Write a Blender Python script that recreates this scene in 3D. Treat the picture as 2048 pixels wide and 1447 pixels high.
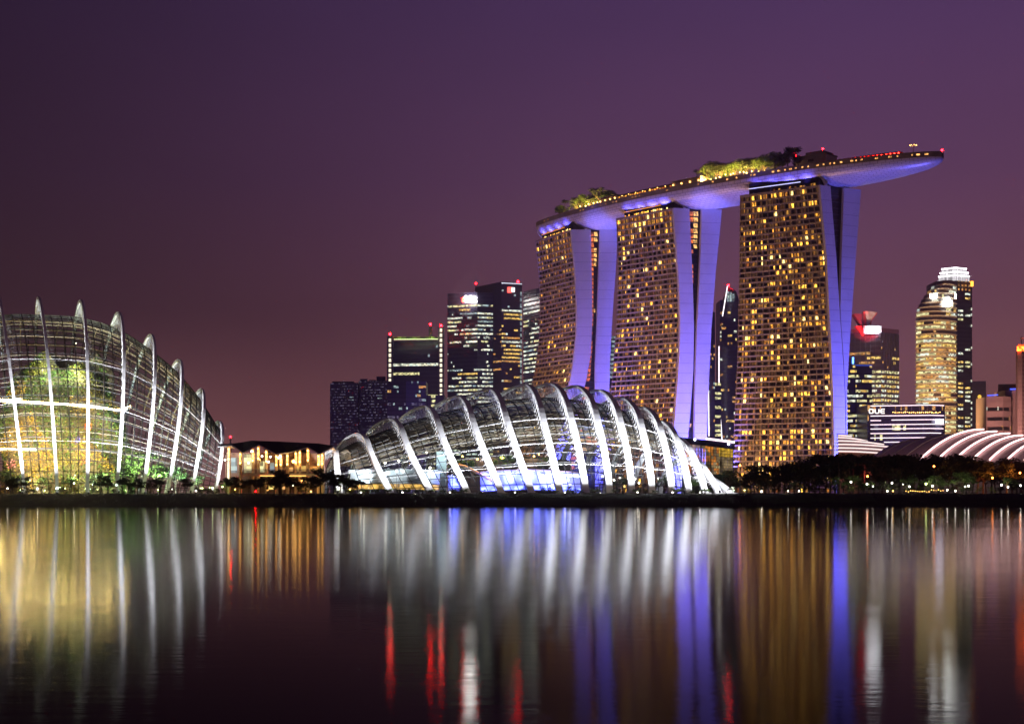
import bpy, math, random
import numpy as np
from mathutils import Vector, Matrix

sc = bpy.context.scene
for o in list(bpy.data.objects):
    bpy.data.objects.remove(o)

# ------------------------------------------------------------------ camera
F, CX, HY, CH = 3200.0, 1024.0, 985.0, 3.5      # focal length in photo pixels, principal column, horizon row, eye height
cam_data = bpy.data.cameras.new('camera')
cam_data.sensor_width = 36.0
cam_data.lens = 36.0 * F / 2048.0
cam_data.shift_y = (HY - 723.5) / 2048.0
cam_data.clip_start = 0.5
cam_data.clip_end = 30000.0
cam = bpy.data.objects.new('camera', cam_data)
sc.collection.objects.link(cam)
cam.location = (0, 0, CH)
cam.rotation_euler = (math.radians(90), 0, 0)
sc.camera = cam

# ------------------------------------------------------------------ night sky: last twilight plus the city's purple light dome
world = bpy.data.worlds.new('World')
sc.world = world
world.use_nodes = True
wt = world.node_tree
for n in list(wt.nodes):
    wt.nodes.remove(n)
def wn(t, **k):
    n = wt.nodes.new(t)
    for a, b in k.items():
        setattr(n, a, b)
    return n
wl = wt.links.new
w_out = wn('ShaderNodeOutputWorld')
w_bg = wn('ShaderNodeBackground'); w_bg.inputs['Strength'].default_value = 1.0
w_sky = wn('ShaderNodeTexSky', sky_type='NISHITA', sun_disc=False)
w_sky.sun_elevation = math.radians(-6.0)
w_sky.sun_rotation = math.radians(75.0)
w_sky.air_density = 2.0; w_sky.dust_density = 4.0
w_tc = wn('ShaderNodeTexCoord')
w_sep = wn('ShaderNodeSeparateXYZ'); wl(w_tc.outputs['Generated'], w_sep.inputs[0])
w_ramp = wn('ShaderNodeValToRGB')
cr = w_ramp.color_ramp
SKY_STOPS = [(0.0, (.37, .145, .128)), (0.05, (.275, .105, .112)), (0.11, (.18, .069, .104)),
             (0.19, (.125, .051, .118)), (0.30, (.087, .040, .128)), (0.55, (.022, .010, .03)), (1.0, (.004, .002, .007))]
while len(cr.elements) < len(SKY_STOPS):
    cr.elements.new(0.5)
for e, (p, c) in zip(cr.elements, SKY_STOPS):
    e.position = p; e.color = (*c, 1)
wl(w_sep.outputs['Z'], w_ramp.inputs[0])
w_az = wn('ShaderNodeMapRange', interpolation_type='SMOOTHSTEP')
w_az.inputs['From Min'].default_value = -0.40; w_az.inputs['From Max'].default_value = 0.25
w_az.inputs['To Min'].default_value = 0.20; w_az.inputs['To Max'].default_value = 0.93
wl(w_sep.outputs['X'], w_az.inputs['Value'])
w_ns = wn('ShaderNodeTexNoise'); w_ns.inputs['Scale'].default_value = 4.0; w_ns.inputs['Detail'].default_value = 5
w_mp = wn('ShaderNodeMapping'); w_mp.inputs['Scale'].default_value = (.8, .8, 2.2); wl(w_tc.outputs['Generated'], w_mp.inputs['Vector']); wl(w_mp.outputs[0], w_ns.inputs['Vector'])
w_nr = wn('ShaderNodeMapRange'); w_nr.inputs['To Min'].default_value = .84; w_nr.inputs['To Max'].default_value = 1.18
wl(w_ns.outputs['Fac'], w_nr.inputs['Value'])
w_el = wn('ShaderNodeMapRange', interpolation_type='SMOOTHSTEP'); w_el.inputs['From Min'].default_value = 0.0; w_el.inputs['From Max'].default_value = 0.12
wl(w_sep.outputs['Z'], w_el.inputs['Value'])
w_lo = wn('ShaderNodeMix'); w_lo.inputs['A'].default_value = 0.95; wl(w_el.outputs[0], w_lo.inputs['Factor']); wl(w_az.outputs[0], w_lo.inputs['B'])   # the glow reaches further round low down
w_m = wn('ShaderNodeMath', operation='MULTIPLY'); wl(w_lo.outputs['Result'], w_m.inputs[0]); wl(w_nr.outputs[0], w_m.inputs[1])
w_sc = wn('ShaderNodeVectorMath', operation='SCALE'); wl(w_ramp.outputs['Color'], w_sc.inputs[0]); wl(w_m.outputs[0], w_sc.inputs['Scale'])
w_s2 = wn('ShaderNodeVectorMath', operation='SCALE'); wl(w_sky.outputs['Color'], w_s2.inputs[0]); w_s2.inputs['Scale'].default_value = 0.05
w_add = wn('ShaderNodeVectorMath', operation='ADD'); wl(w_sc.outputs[0], w_add.inputs[0]); wl(w_s2.outputs[0], w_add.inputs[1])
wl(w_add.outputs[0], w_bg.inputs['Color']); wl(w_bg.outputs[0], w_out.inputs['Surface'])

# ------------------------------------------------------------------ exposure and render settings
sc.view_settings.view_transform = 'Standard'
sc.view_settings.look = 'None'
sc.view_settings.exposure = 0.0
sc.view_settings.gamma = 1.0
sc.view_settings.use_curve_mapping = False
sc.render.engine = 'CYCLES'
cy = sc.cycles
cy.use_denoising = True
cy.max_bounces = 6; cy.diffuse_bounces = 2; cy.glossy_bounces = 3; cy.transmission_bounces = 3
cy.transparent_max_bounces = 14
cy.sample_clamp_indirect = 6.0
cy.caustics_reflective = False; cy.caustics_refractive = False
cy.use_light_tree = True

# ------------------------------------------------------------------ helpers
rnd = random.Random(11)
def P(px, py, Y):
    """A point of the place: photo column and row at Y metres from the camera."""
    return np.array([(px - CX) / F * Y, Y, CH + (HY - py) / F * Y])
def pix(p):
    return CX + p[0] / p[1] * F, HY - (p[2] - CH) / p[1] * F
def V3(*a): return np.array(a, float)
def unit(v):
    v = np.asarray(v, float); n = np.linalg.norm(v); return v / n if n > 1e-9 else v
def interp(x, pts):
    xs = [p[0] for p in pts]; ys = [p[1] for p in pts]
    if xs[0] > xs[-1]: xs = xs[::-1]; ys = ys[::-1]
    return float(np.interp(x, xs, ys))
UP = V3(0, 0, 1)

class MB:
    def __init__(s): s.v = []; s.f = []
    def add(s, vs, fs):
        b = len(s.v); s.v += [tuple(map(float, p)) for p in vs]; s.f += [tuple(b + i for i in f) for f in fs]; return s
    def quad(s, a, b, c, d): return s.add([a, b, c, d], [(0, 1, 2, 3)])
    def poly(s, pts): return s.add(pts, [tuple(range(len(pts)))])
    def hexa(s, p):
        return s.add(p, [(0, 3, 2, 1), (4, 5, 6, 7), (0, 1, 5, 4), (1, 2, 6, 5), (2, 3, 7, 6), (3, 0, 4, 7)])
    def box(s, c, sx, sy, sz, rz=0):
        ca, sa = math.cos(rz), math.sin(rz); p = []
        for z in (0, 1):
            for x, y in ((-1, -1), (1, -1), (1, 1), (-1, 1)):
                x2, y2 = x * sx / 2, y * sy / 2
                p.append((c[0] + x2 * ca - y2 * sa, c[1] + x2 * sa + y2 * ca, c[2] + z * sz))
        return s.hexa(p)
    def beam(s, p, q, w, h=None, up=None):
        return s.strip([p, q], w, h if h else w, up)
    def strip(s, pts, w, h, up=None, closed=False):
        """rectangular section swept along points; w sideways, h along 'up'; both may be lists"""
        pts = [np.asarray(p, float) for p in pts]; n = len(pts); vs = []; fs = []
        for i, p in enumerate(pts):
            t = unit(pts[min(i + 1, n - 1)] - pts[max(i - 1, 0)])
            u = up[i] if isinstance(up, list) else (up if up is not None else (UP if abs(t[2]) < .95 else V3(0, 1, 0)))
            sd = unit(np.cross(t, u)); u2 = unit(np.cross(sd, t))
            ww = w[i] if isinstance(w, (list, np.ndarray)) else w
            hh = h[i] if isinstance(h, (list, np.ndarray)) else h
            vs += [p - sd * ww / 2 - u2 * hh / 2, p + sd * ww / 2 - u2 * hh / 2, p + sd * ww / 2 + u2 * hh / 2, p - sd * ww / 2 + u2 * hh / 2]
            if i:
                a = 4 * (i - 1); b = 4 * i
                for k in range(4): fs.append((a + k, a + (k + 1) % 4, b + (k + 1) % 4, b + k))
        fs += [(3, 2, 1, 0), (4 * n - 4, 4 * n - 3, 4 * n - 2, 4 * n - 1)]
        return s.add(vs, fs)
    def tube(s, pts, r, n=6):
        pts = [np.asarray(p, float) for p in pts]; m = len(pts); vs = []; fs = []
        for i, p in enumerate(pts):
            t = unit(pts[min(i + 1, m - 1)] - pts[max(i - 1, 0)])
            u = UP if abs(t[2]) < .9 else V3(1, 0, 0)
            a = unit(np.cross(t, u)); b = np.cross(a, t); rr = r[i] if isinstance(r, (list, np.ndarray)) else r
            for k in range(n):
                th = 2 * math.pi * k / n; vs.append(p + rr * (a * math.cos(th) + b * math.sin(th)))
            if i:
                for k in range(n): fs.append(((i - 1) * n + k, (i - 1) * n + (k + 1) % n, i * n + (k + 1) % n, i * n + k))
        fs += [tuple(range(n))[::-1], tuple((m - 1) * n + k for k in range(n))]
        return s.add(vs, fs)
    def lathe(s, c, prof, n=10):
        vs = []; fs = []
        for i, (r, z) in enumerate(prof):
            for k in range(n):
                th = 2 * math.pi * k / n; vs.append((c[0] + r * math.cos(th), c[1] + r * math.sin(th), c[2] + z))
            if i:
                for k in range(n): fs.append(((i - 1) * n + k, (i - 1) * n + (k + 1) % n, i * n + (k + 1) % n, i * n + k))
        fs += [tuple(range(n))[::-1], tuple((len(prof) - 1) * n + k for k in range(n))]
        return s.add(vs, fs)
    def ball(s, c, r, n=8, sq=1.0):
        return s.lathe(c, [(max(.01, r * math.sin(math.pi * i / 5)), -r * sq * math.cos(math.pi * i / 5)) for i in range(6)], n)
    def prism(s, fp, z0, z1):
        n = len(fp); vs = [(p[0], p[1], z0) for p in fp] + [(p[0], p[1], z1) for p in fp]
        fs = [tuple(range(n))[::-1], tuple(range(n, 2 * n))] + [(k, (k + 1) % n, n + (k + 1) % n, n + k) for k in range(n)]
        return s.add(vs, fs)
    def grid(s, g):
        n, m = len(g), len(g[0]); vs = [p for r in g for p in r]
        return s.add(vs, [(i * m + j, i * m + j + 1, (i + 1) * m + j + 1, (i + 1) * m + j) for i in range(n - 1) for j in range(m - 1)])
    def mesh(s, name, mat, smooth=False):
        me = bpy.data.meshes.new(name); me.from_pydata(s.v, [], s.f); me.materials.append(mat)
        if smooth: me.polygons.foreach_set('use_smooth', [True] * len(me.polygons))
        return me
    def build(s, name, mat, parent=None, smooth=False, **k):
        return link(name, s.mesh(name, mat, smooth), parent, **k)

def tag(o, label=None, cat=None, group=None, kind=None):
    if label: o['label'] = label
    if cat: o['category'] = cat
    if group: o['group'] = group
    if kind: o['kind'] = kind
    return o
def link(name, me, parent=None, label=None, cat=None, group=None, kind=None):
    o = bpy.data.objects.new(name, me); sc.collection.objects.link(o)
    if parent is not None:
        o.parent = parent
        if parent.type == 'EMPTY': o.matrix_parent_inverse = Matrix.Translation(parent.location).inverted()
    return tag(o, label, cat, group, kind)
def thing(name, label, cat, loc=(0, 0, 0), group=None):
    o = bpy.data.objects.new(name, None); sc.collection.objects.link(o)
    o.location = tuple(map(float, loc)); o.empty_display_size = 0.5
    return tag(o, label, cat, group)
def px_size(vs):
    q = np.array([pix(p) for p in vs]); return (q.max(0) - q.min(0))
def pieces(parent, name, items, cap=300, minpx=6.0, rest=None):
    """items: (MB, material). The largest in the picture become parts of their own, the rest one mass per material."""
    it = []
    for m, mat in items:
        d = px_size(m.v); it.append((float(d[0] * d[1]), float(max(d)), m, mat))
    it.sort(key=lambda a: -a[0]); left = {}
    for k, (ar, mx, m, mat) in enumerate(it):
        if k < cap and mx >= minpx: m.build(name, mat, parent)
        else: left.setdefault(mat.name, (mat, MB()))[1].add(m.v, m.f)
    for mat, m in left.values():
        m.build(rest or name + '_mass', mat, parent, kind='stuff')

# ------------------------------------------------------------------ materials
MATS = {}
def _new(name):
    m = bpy.data.materials.new(name); m.use_nodes = True; m.node_tree.nodes.clear(); MATS[name] = m
    return m, m.node_tree.nodes, m.node_tree.links.new
def pbr(name, col, rough=.6, var=.18, scale=.4, metal=0.0, bump=0.0, bscale=None, island=0.0, spec=.5, col2=None, trans=0.0):
    m, N, L = _new(name)
    out = N.new('ShaderNodeOutputMaterial'); b = N.new('ShaderNodeBsdfPrincipled')
    b.inputs['Roughness'].default_value = rough; b.inputs['Metallic'].default_value = metal
    b.inputs['Specular IOR Level'].default_value = spec
    g = N.new('ShaderNodeNewGeometry'); nz = N.new('ShaderNodeTexNoise'); nz.inputs['Scale'].default_value = scale; nz.inputs['Detail'].default_value = 4
    L(g.outputs['Position'], nz.inputs['Vector'])
    mr = N.new('ShaderNodeMapRange'); mr.inputs['From Min'].default_value = .3; mr.inputs['From Max'].default_value = .7
    mr.inputs['To Min'].default_value = 1 - var; mr.inputs['To Max'].default_value = 1 + var; L(nz.outputs['Fac'], mr.inputs['Value'])
    src = None
    if col2 is not None:
        mx = N.new('ShaderNodeMix'); mx.data_type = 'RGBA'; mx.inputs['A'].default_value = (*col, 1); mx.inputs['B'].default_value = (*col2, 1)
        L(g.outputs['Random Per Island'] if island else nz.outputs['Fac'], mx.inputs['Factor']); src = mx.outputs['Result']
    sc_ = N.new('ShaderNodeVectorMath'); sc_.operation = 'SCALE'
    if src: L(src, sc_.inputs[0])
    else: sc_.inputs[0].default_value = col
    fac = mr.outputs[0]
    if island:
        ir = N.new('ShaderNodeMapRange'); ir.inputs['To Min'].default_value = 1 - island; ir.inputs['To Max'].default_value = 1 + island
        wnz = N.new('ShaderNodeTexWhiteNoise'); wnz.noise_dimensions = '1D'; L(g.outputs['Random Per Island'], wnz.inputs['W'])
        L(wnz.outputs['Value'], ir.inputs['Value']); mm = N.new('ShaderNodeMath'); mm.operation = 'MULTIPLY'; L(fac, mm.inputs[0]); L(ir.outputs[0], mm.inputs[1]); fac = mm.outputs[0]
    L(fac, sc_.inputs['Scale']); L(sc_.outputs[0], b.inputs['Base Color'])
    if bump:
        bn = N.new('ShaderNodeBump'); bn.inputs['Strength'].default_value = bump; bn.inputs['Distance'].default_value = .3
        n2 = N.new('ShaderNodeTexNoise'); n2.inputs['Scale'].default_value = bscale or scale * 4; n2.inputs['Detail'].default_value = 5
        L(g.outputs['Position'], n2.inputs['Vector']); L(n2.outputs['Fac'], bn.inputs['Height']); L(bn.outputs[0], b.inputs['Normal'])
    if trans:
        tr = N.new('ShaderNodeBsdfTranslucent'); L(sc_.outputs[0], tr.inputs[0]); ms = N.new('ShaderNodeMixShader'); ms.inputs[0].default_value = trans
        L(b.outputs[0], ms.inputs[1]); L(tr.outputs[0], ms.inputs[2]); L(ms.outputs[0], out.inputs['Surface'])
    else: L(b.outputs[0], out.inputs['Surface'])
    return m
def emit(name, col, st, col2=None, cell=None, lo=.25, hi=1.5, sample=False, base=.05, noise=0.0):
    """a lit thing: emission whose brightness varies from cell to cell (rooms, panes, lamps behind glass)"""
    m, N, L = _new(name)
    out = N.new('ShaderNodeOutputMaterial'); b = N.new('ShaderNodeBsdfPrincipled')
    b.inputs['Base Color'].default_value = (base, base, base, 1); b.inputs['Roughness'].default_value = .3
    b.inputs['Emission Color'].default_value = (*col, 1); b.inputs['Emission Strength'].default_value = st
    if cell or noise:
        g = N.new('ShaderNodeNewGeometry'); fac = None
        if cell:
            sn = N.new('ShaderNodeVectorMath'); sn.operation = 'SNAP'; sn.inputs[1].default_value = cell; L(g.outputs['Position'], sn.inputs[0])
            w = N.new('ShaderNodeTexWhiteNoise'); w.noise_dimensions = '3D'; L(sn.outputs[0], w.inputs['Vector'])
            mr = N.new('ShaderNodeMapRange'); mr.inputs['To Min'].default_value = lo * st; mr.inputs['To Max'].default_value = hi * st
            L(w.outputs['Value'], mr.inputs['Value']); fac = mr.outputs[0]
            if col2 is not None:
                mx = N.new('ShaderNodeMix'); mx.data_type = 'RGBA'; mx.inputs['A'].default_value = (*col, 1); mx.inputs['B'].default_value = (*col2, 1)
                sp = N.new('ShaderNodeSeparateColor'); L(w.outputs['Color'], sp.inputs[0]); L(sp.outputs[1], mx.inputs['Factor']); L(mx.outputs['Result'], b.inputs['Emission Color'])
        if noise:
            nz = N.new('ShaderNodeTexNoise'); nz.inputs['Scale'].default_value = noise; nz.inputs['Detail'].default_value = 3; L(g.outputs['Position'], nz.inputs['Vector'])
            m2 = N.new('ShaderNodeMapRange'); m2.inputs['From Min'].default_value = .35; m2.inputs['From Max'].default_value = .68; m2.inputs['To Min'].default_value = .15; m2.inputs['To Max'].default_value = 1.6
            L(nz.outputs['Fac'], m2.inputs['Value'])
            if fac is None:
                mm = N.new('ShaderNodeMath'); mm.operation = 'MULTIPLY'; mm.inputs[1].default_value = st; L(m2.outputs[0], mm.inputs[0])
            else:
                mm = N.new('ShaderNodeMath'); mm.operation = 'MULTIPLY'; L(fac, mm.inputs[0]); L(m2.outputs[0], mm.inputs[1])
            fac = mm.outputs[0]
        L(fac, b.inputs['Emission Strength'])
    L(b.outputs[0], out.inputs['Surface'])
    m.cycles.emission_sampling = 'AUTO' if sample else 'NONE'
    return m
def glass(name, tint=(.9, .95, .95), refl=.09, rough=.05, film=0.0, filmcol=(.3, .3, .3)):
    m, N, L = _new(name)
    out = N.new('ShaderNodeOutputMaterial'); t = N.new('ShaderNodeBsdfTransparent'); t.inputs[0].default_value = (*tint, 1)
    gl = N.new('ShaderNodeBsdfGlossy'); gl.inputs['Roughness'].default_value = rough; gl.inputs[0].default_value = (.9, .95, 1, 1)
    ly = N.new('ShaderNodeLayerWeight'); ly.inputs['Blend'].default_value = .25
    mr = N.new('ShaderNodeMapRange'); mr.inputs['To Min'].default_value = refl * .5; mr.inputs['To Max'].default_value = refl * 5; L(ly.outputs['Facing'], mr.inputs['Value'])
    ms = N.new('ShaderNodeMixShader'); L(mr.outputs[0], ms.inputs[0]); L(t.outputs[0], ms.inputs[1]); L(gl.outputs[0], ms.inputs[2]); s = ms.outputs[0]
    if film:
        d = N.new('ShaderNodeBsdfDiffuse'); d.inputs[0].default_value = (*filmcol, 1)
        m3 = N.new('ShaderNodeMixShader'); m3.inputs[0].default_value = film; L(s, m3.inputs[1]); L(d.outputs[0], m3.inputs[2]); s = m3.outputs[0]
    L(s, out.inputs['Surface'])
    return m

M_white = pbr('white_painted_steel', (.74, .74, .77), .45, .08, .5)
M_steel = pbr('grey_steel', (.35, .35, .37), .45, .15, .8, metal=.3)
M_dark = pbr('dark_steel', (.035, .035, .04), .5, .2, .6)
M_mull = pbr('black_mullion', (.01, .01, .011), .5, .2, 1.0)
M_lat = pbr('beige_lattice_steel', (.2, .155, .105), .5, .15, .6)
M_glass = glass('conservatory_glass', film=.006, filmcol=(.2, .22, .26))
M_glassd = glass('tinted_glass', tint=(.55, .55, .6), refl=.12)
M_conc = pbr('concrete', (.3, .29, .28), .8, .2, .3, bump=.2)
M_soil = pbr('bank_soil', (.035, .028, .018), .95, .5, .25, bump=.5, bscale=1.5, col2=(.03, .038, .015))
M_grass = pbr('grass_blades', (.05, .08, .02), .8, .4, .2, island=.4, trans=.3)
M_lawn = pbr('lawn_turf', (.05, .09, .025), .9, .35, .5, bump=.4, bscale=3)
M_bark = pbr('bark', (.05, .035, .025), .9, .3, 2.0, bump=.4)
M_leafd = pbr('dark_leaves', (.022, .036, .014), .7, .3, .3, island=.5, trans=.25)
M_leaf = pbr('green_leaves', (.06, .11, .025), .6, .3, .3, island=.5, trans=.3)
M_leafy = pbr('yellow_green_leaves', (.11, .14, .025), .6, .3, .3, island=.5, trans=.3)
M_palm = pbr('palm_fronds', (.05, .085, .02), .55, .3, .5, island=.3, trans=.2)
M_path = pbr('paving', (.22, .2, .18), .85, .2, .4, bump=.1)
E_lamp = emit('lamp_globe_white', (1, .93, .78), 12)
E_lampw = emit('lamp_globe_warm', (1, .5, .12), 12)
E_lens = emit('floodlight_lens', (.9, .93, 1), 8)
E_lensb = emit('blue_floodlight_lens', (.2, .2, 1), 2)
E_red = emit('red_beacon', (1, .0015, .003), 220)

# ------------------------------------------------------------------ lamps
def flood(p, target, power, col, size=45, radius=.4, name='floodlight', label=None, group=None, lens=None, blend=.5, vis=True, scale=1.0):
    """a floodlight: bracket, housing and lens, with its own spot light"""
    p = np.asarray(p, float); t = np.asarray(target, float); d = unit(t - p)
    root = thing(name, label or 'small floodlight on its bracket', 'floodlight', p, group)
    s = scale
    MB().beam(p - d * .75 * s, p - d * .06 * s, .5 * s, .42 * s).build('housing', M_dark, root)
    MB().beam(p - d * .055 * s, p - d * .02 * s, .42 * s, .34 * s).build('lens', lens or E_lens, root)
    MB().beam(p - d * .4 * s - UP * .55 * s, p - d * .4 * s, .12 * s).build('bracket', M_dark, root)
    ld = bpy.data.lights.new(name + '_light', 'SPOT'); ld.energy = power; ld.color = col; ld.spot_size = math.radians(size); ld.spot_blend = blend; ld.shadow_soft_size = radius
    lo = bpy.data.objects.new('light', ld); sc.collection.objects.link(lo)
    lo.location = tuple(p); lo.rotation_euler = Vector(tuple(d)).to_track_quat('-Z', 'Y').to_euler()
    lo.parent = root; lo.matrix_parent_inverse = Matrix.Translation(root.location).inverted()
    return root
def point(root, p, power, col, radius=.25, aim=(0, 1, .12), size=165):
    """the shielded bulb of a lamp: it throws its light inland, onto what stands behind it"""
    ld = bpy.data.lights.new('bulb_light', 'SPOT'); ld.energy = power; ld.color = col; ld.shadow_soft_size = radius; ld.spot_size = math.radians(size); ld.spot_blend = .7
    lo = bpy.data.objects.new('light', ld); sc.collection.objects.link(lo); lo.location = tuple(map(float, p)); lo.rotation_euler = Vector(aim).to_track_quat('-Z', 'Y').to_euler()
    lo.parent = root; lo.matrix_parent_inverse = Matrix.Translation(root.location).inverted()
ORD = 'first second third fourth fifth sixth seventh eighth ninth tenth eleventh twelfth thirteenth fourteenth fifteenth sixteenth seventeenth eighteenth nineteenth twentieth twenty-first twenty-second'.split()
ORDERED = {}
def ordered(o, base, key='x'):
    """label written at the end: 'base, third from left', in the order in which they stand in the photo"""
    ORDERED.setdefault(base, []).append(o); return o
def finish_labels():
    for base, lst in ORDERED.items():
        lst.sort(key=lambda o: pix(np.array(o.location if o.type == 'EMPTY' else o.data.vertices[0].co))[0])
        n = len(lst)
        for i, o in enumerate(lst):
            if n == 1: o['label'] = base
            elif n <= 22: o['label'] = base + ', ' + ('leftmost of all' if i == 0 else 'rightmost of all' if i == n - 1 else ORD[i] + ' from the left')
            elif i < 20: o['label'] = base + ', ' + ('leftmost' if i == 0 else ORD[i] + ' from the left')
            elif i >= n - 20: o['label'] = base + ', ' + ('rightmost' if i == n - 1 else ORD[n - 1 - i] + ' from the right')
            else: o['label'] = base + ' near the middle of the row'
# ================================================================== water and land
def water_material():
    m, N, L = _new('bay_water')
    out = N.new('ShaderNodeOutputMaterial')
    g = N.new('ShaderNodeNewGeometry')
    mp = N.new('ShaderNodeMapping'); mp.inputs['Scale'].default_value = (.35, 1.0, 1.0); L(g.outputs['Position'], mp.inputs['Vector'])
    n1 = N.new('ShaderNodeTexNoise'); n1.inputs['Scale'].default_value = 1.6; n1.inputs['Detail'].default_value = 4; n1.inputs['Roughness'].default_value = .6; L(mp.outputs[0], n1.inputs['Vector'])
    mp2 = N.new('ShaderNodeMapping'); mp2.inputs['Scale'].default_value = (.012, .16, 1.0); L(g.outputs['Position'], mp2.inputs['Vector'])
    n2 = N.new('ShaderNodeTexNoise'); n2.inputs['Scale'].default_value = 1.0; n2.inputs['Detail'].default_value = 5; n2.inputs['Roughness'].default_value = .65; L(mp2.outputs[0], n2.inputs['Vector'])
    bp = N.new('ShaderNodeBump'); bp.inputs['Strength'].default_value = .1; bp.inputs['Distance'].default_value = .05; L(n1.outputs['Fac'], bp.inputs['Height'])
    rr = N.new('ShaderNodeMapRange'); rr.inputs['From Min'].default_value = .35; rr.inputs['From Max'].default_value = .65
    rr.inputs['To Min'].default_value = .08; rr.inputs['To Max'].default_value = .11; L(n2.outputs['Fac'], rr.inputs['Value'])
    gl = N.new('ShaderNodeBsdfGlossy'); gl.distribution = 'BECKMANN'; L(rr.outputs[0], gl.inputs['Roughness']); L(bp.outputs[0], gl.inputs['Normal'])
    gl.inputs[0].default_value = (1, 1, 1, 1)
    df = N.new('ShaderNodeBsdfDiffuse'); df.inputs[0].default_value = (.004, .004, .006, 1)
    fr = N.new('ShaderNodeFresnel'); fr.inputs['IOR'].default_value = 1.029
    ms = N.new('ShaderNodeMixShader'); L(fr.outputs[0], ms.inputs[0]); L(df.outputs[0], ms.inputs[1]); L(gl.outputs[0], ms.inputs[2])
    L(ms.outputs[0], out.inputs['Surface'])
    return m
M_water = water_material()
MB().grid([[(x, y, 0) for x in np.linspace(-3000, 3000, 25)] for y in list(np.linspace(-400, 447, 30)) + [452]]).build('water', M_water, kind='structure')

def bank_z(x, y):
    pr = [(444, -1.5), (449.5, -.05), (451, .5), (456, 2.2), (461, 3.0), (470, 3.2), (9000, 3.2)]
    z = interp(y, pr)
    return z + (0 if y > 475 or y < 446 else .18 * math.sin(x * .31) + .12 * math.sin(x * .83 + y) - (.06 if y < 451 else 0))
ys = [444, 447, 449.5, 451, 453.5, 456, 458.5, 461, 466, 472, 480, 520, 600, 800, 1200, 2000, 3500, 5000]
xs = [-4000, -2000, -700, -400] + list(np.linspace(-240, 240, 161)) + [400, 700, 2000, 4000]
MB().grid([[(x, y, bank_z(x, y)) for x in xs] for y in ys]).build('ground', M_soil, kind='structure', smooth=True)
# waterside lawn that slopes down to the bay on the right, and the promenade behind it
lawn = []
for x in np.linspace(68, 103, 30):
    row = []
    for t in np.linspace(0, 1, 7):
        y0 = 451.2 + (x - 68) * .02; y = y0 + t * 13
        row.append((x, y, bank_z(x, y) + .1 + .55 * math.sin(math.pi * min(1, t * 1.2)) * math.sin(math.pi * (x - 68) / 35)))
    lawn.append(row)
MB().grid(lawn).build('lawn', M_lawn, kind='structure', smooth=True)
MB().grid([[(x, y, 3.32) for x in np.linspace(66, 175, 30)] for y in (467, 472)]).build('path', M_path, kind='structure')
# rough grass along the bank
gm = MB()
for i in range(9000):
    x = rnd.uniform(-165, 168); y = rnd.uniform(450.2, 463)
    z = bank_z(x, y) - .03; h = rnd.uniform(.18, .55); a = rnd.uniform(0, math.pi); w = rnd.uniform(.04, .1)
    dx, dy = math.cos(a) * w, math.sin(a) * w; lx, ly = rnd.uniform(-.2, .2), rnd.uniform(-.2, .2)
    gm.add([(x - dx, y - dy, z), (x + dx, y + dy, z), (x + lx, y + ly, z + h)], [(0, 1, 2)])
gm.build('grass', M_grass, label='rough dark grass growing along the bank above the water', cat='grass', kind='stuff')

# ================================================================== plants
def leaf_cloud(blobs, n, size, r, flat=.6):
    m = MB(); tot = sum(b[3] ** 2 for b in blobs)
    for bx, by, bz, br in blobs:
        k = max(6, int(n * br * br / tot))
        for _ in range(k):
            d = unit((r.gauss(0, 1), r.gauss(0, 1), r.gauss(0, 1) * 1.0)); q = br * (r.random() ** .45)
            c = V3(bx, by, bz) + d * q * V3(1, 1, flat)
            s = size * r.uniform(.55, 1.3); a = unit((r.gauss(0, 1), r.gauss(0, 1), r.gauss(0, .5))); b = unit(np.cross(a, (r.gauss(0, 1), r.gauss(0, 1), r.gauss(0, 1))))
            m.add([c - a * s * .5, c + b * s * .28, c + a * s * .5, c - b * s * .28], [(0, 1, 2, 3)])
    return m
def tree_proto(seed, h, spread, n, leafmat, leaf=.5, trunk_h=.35, limbs=6):
    r = random.Random(seed); tm = MB(); top = V3(r.uniform(-.3, .3), r.uniform(-.3, .3), h * trunk_h)
    tm.tube([(0, 0, -.6), (top[0] * .4, top[1] * .4, h * trunk_h * .5), tuple(top)], [h * .035, h * .028, h * .022], 6)
    blobs = []
    for i in range(limbs):
        a = 2 * math.pi * i / limbs + r.uniform(-.4, .4); rr = spread * r.uniform(.3, .85); zz = h * r.uniform(trunk_h + .15, .92)
        e = V3(math.cos(a) * rr, math.sin(a) * rr, zz)
        tm.tube([top, top * .4 + e * .6 + V3(0, 0, -.05 * h), e], [h * .016, h * .011, h * .005], 4)
        blobs.append((*e, spread * r.uniform(.28, .5)))
        for _ in range(2):
            q = e + V3(r.uniform(-1, 1), r.uniform(-1, 1), r.uniform(-.5, .5)) * spread * .5
            blobs.append((q[0], q[1], min(q[2], h * .97), spread * r.uniform(.18, .34)))
    blobs.append((0, 0, h * .9, spread * .45))
    return tm.mesh('trunk', M_bark), leaf_cloud(blobs, n, leaf, r).mesh('crown', leafmat)
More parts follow.
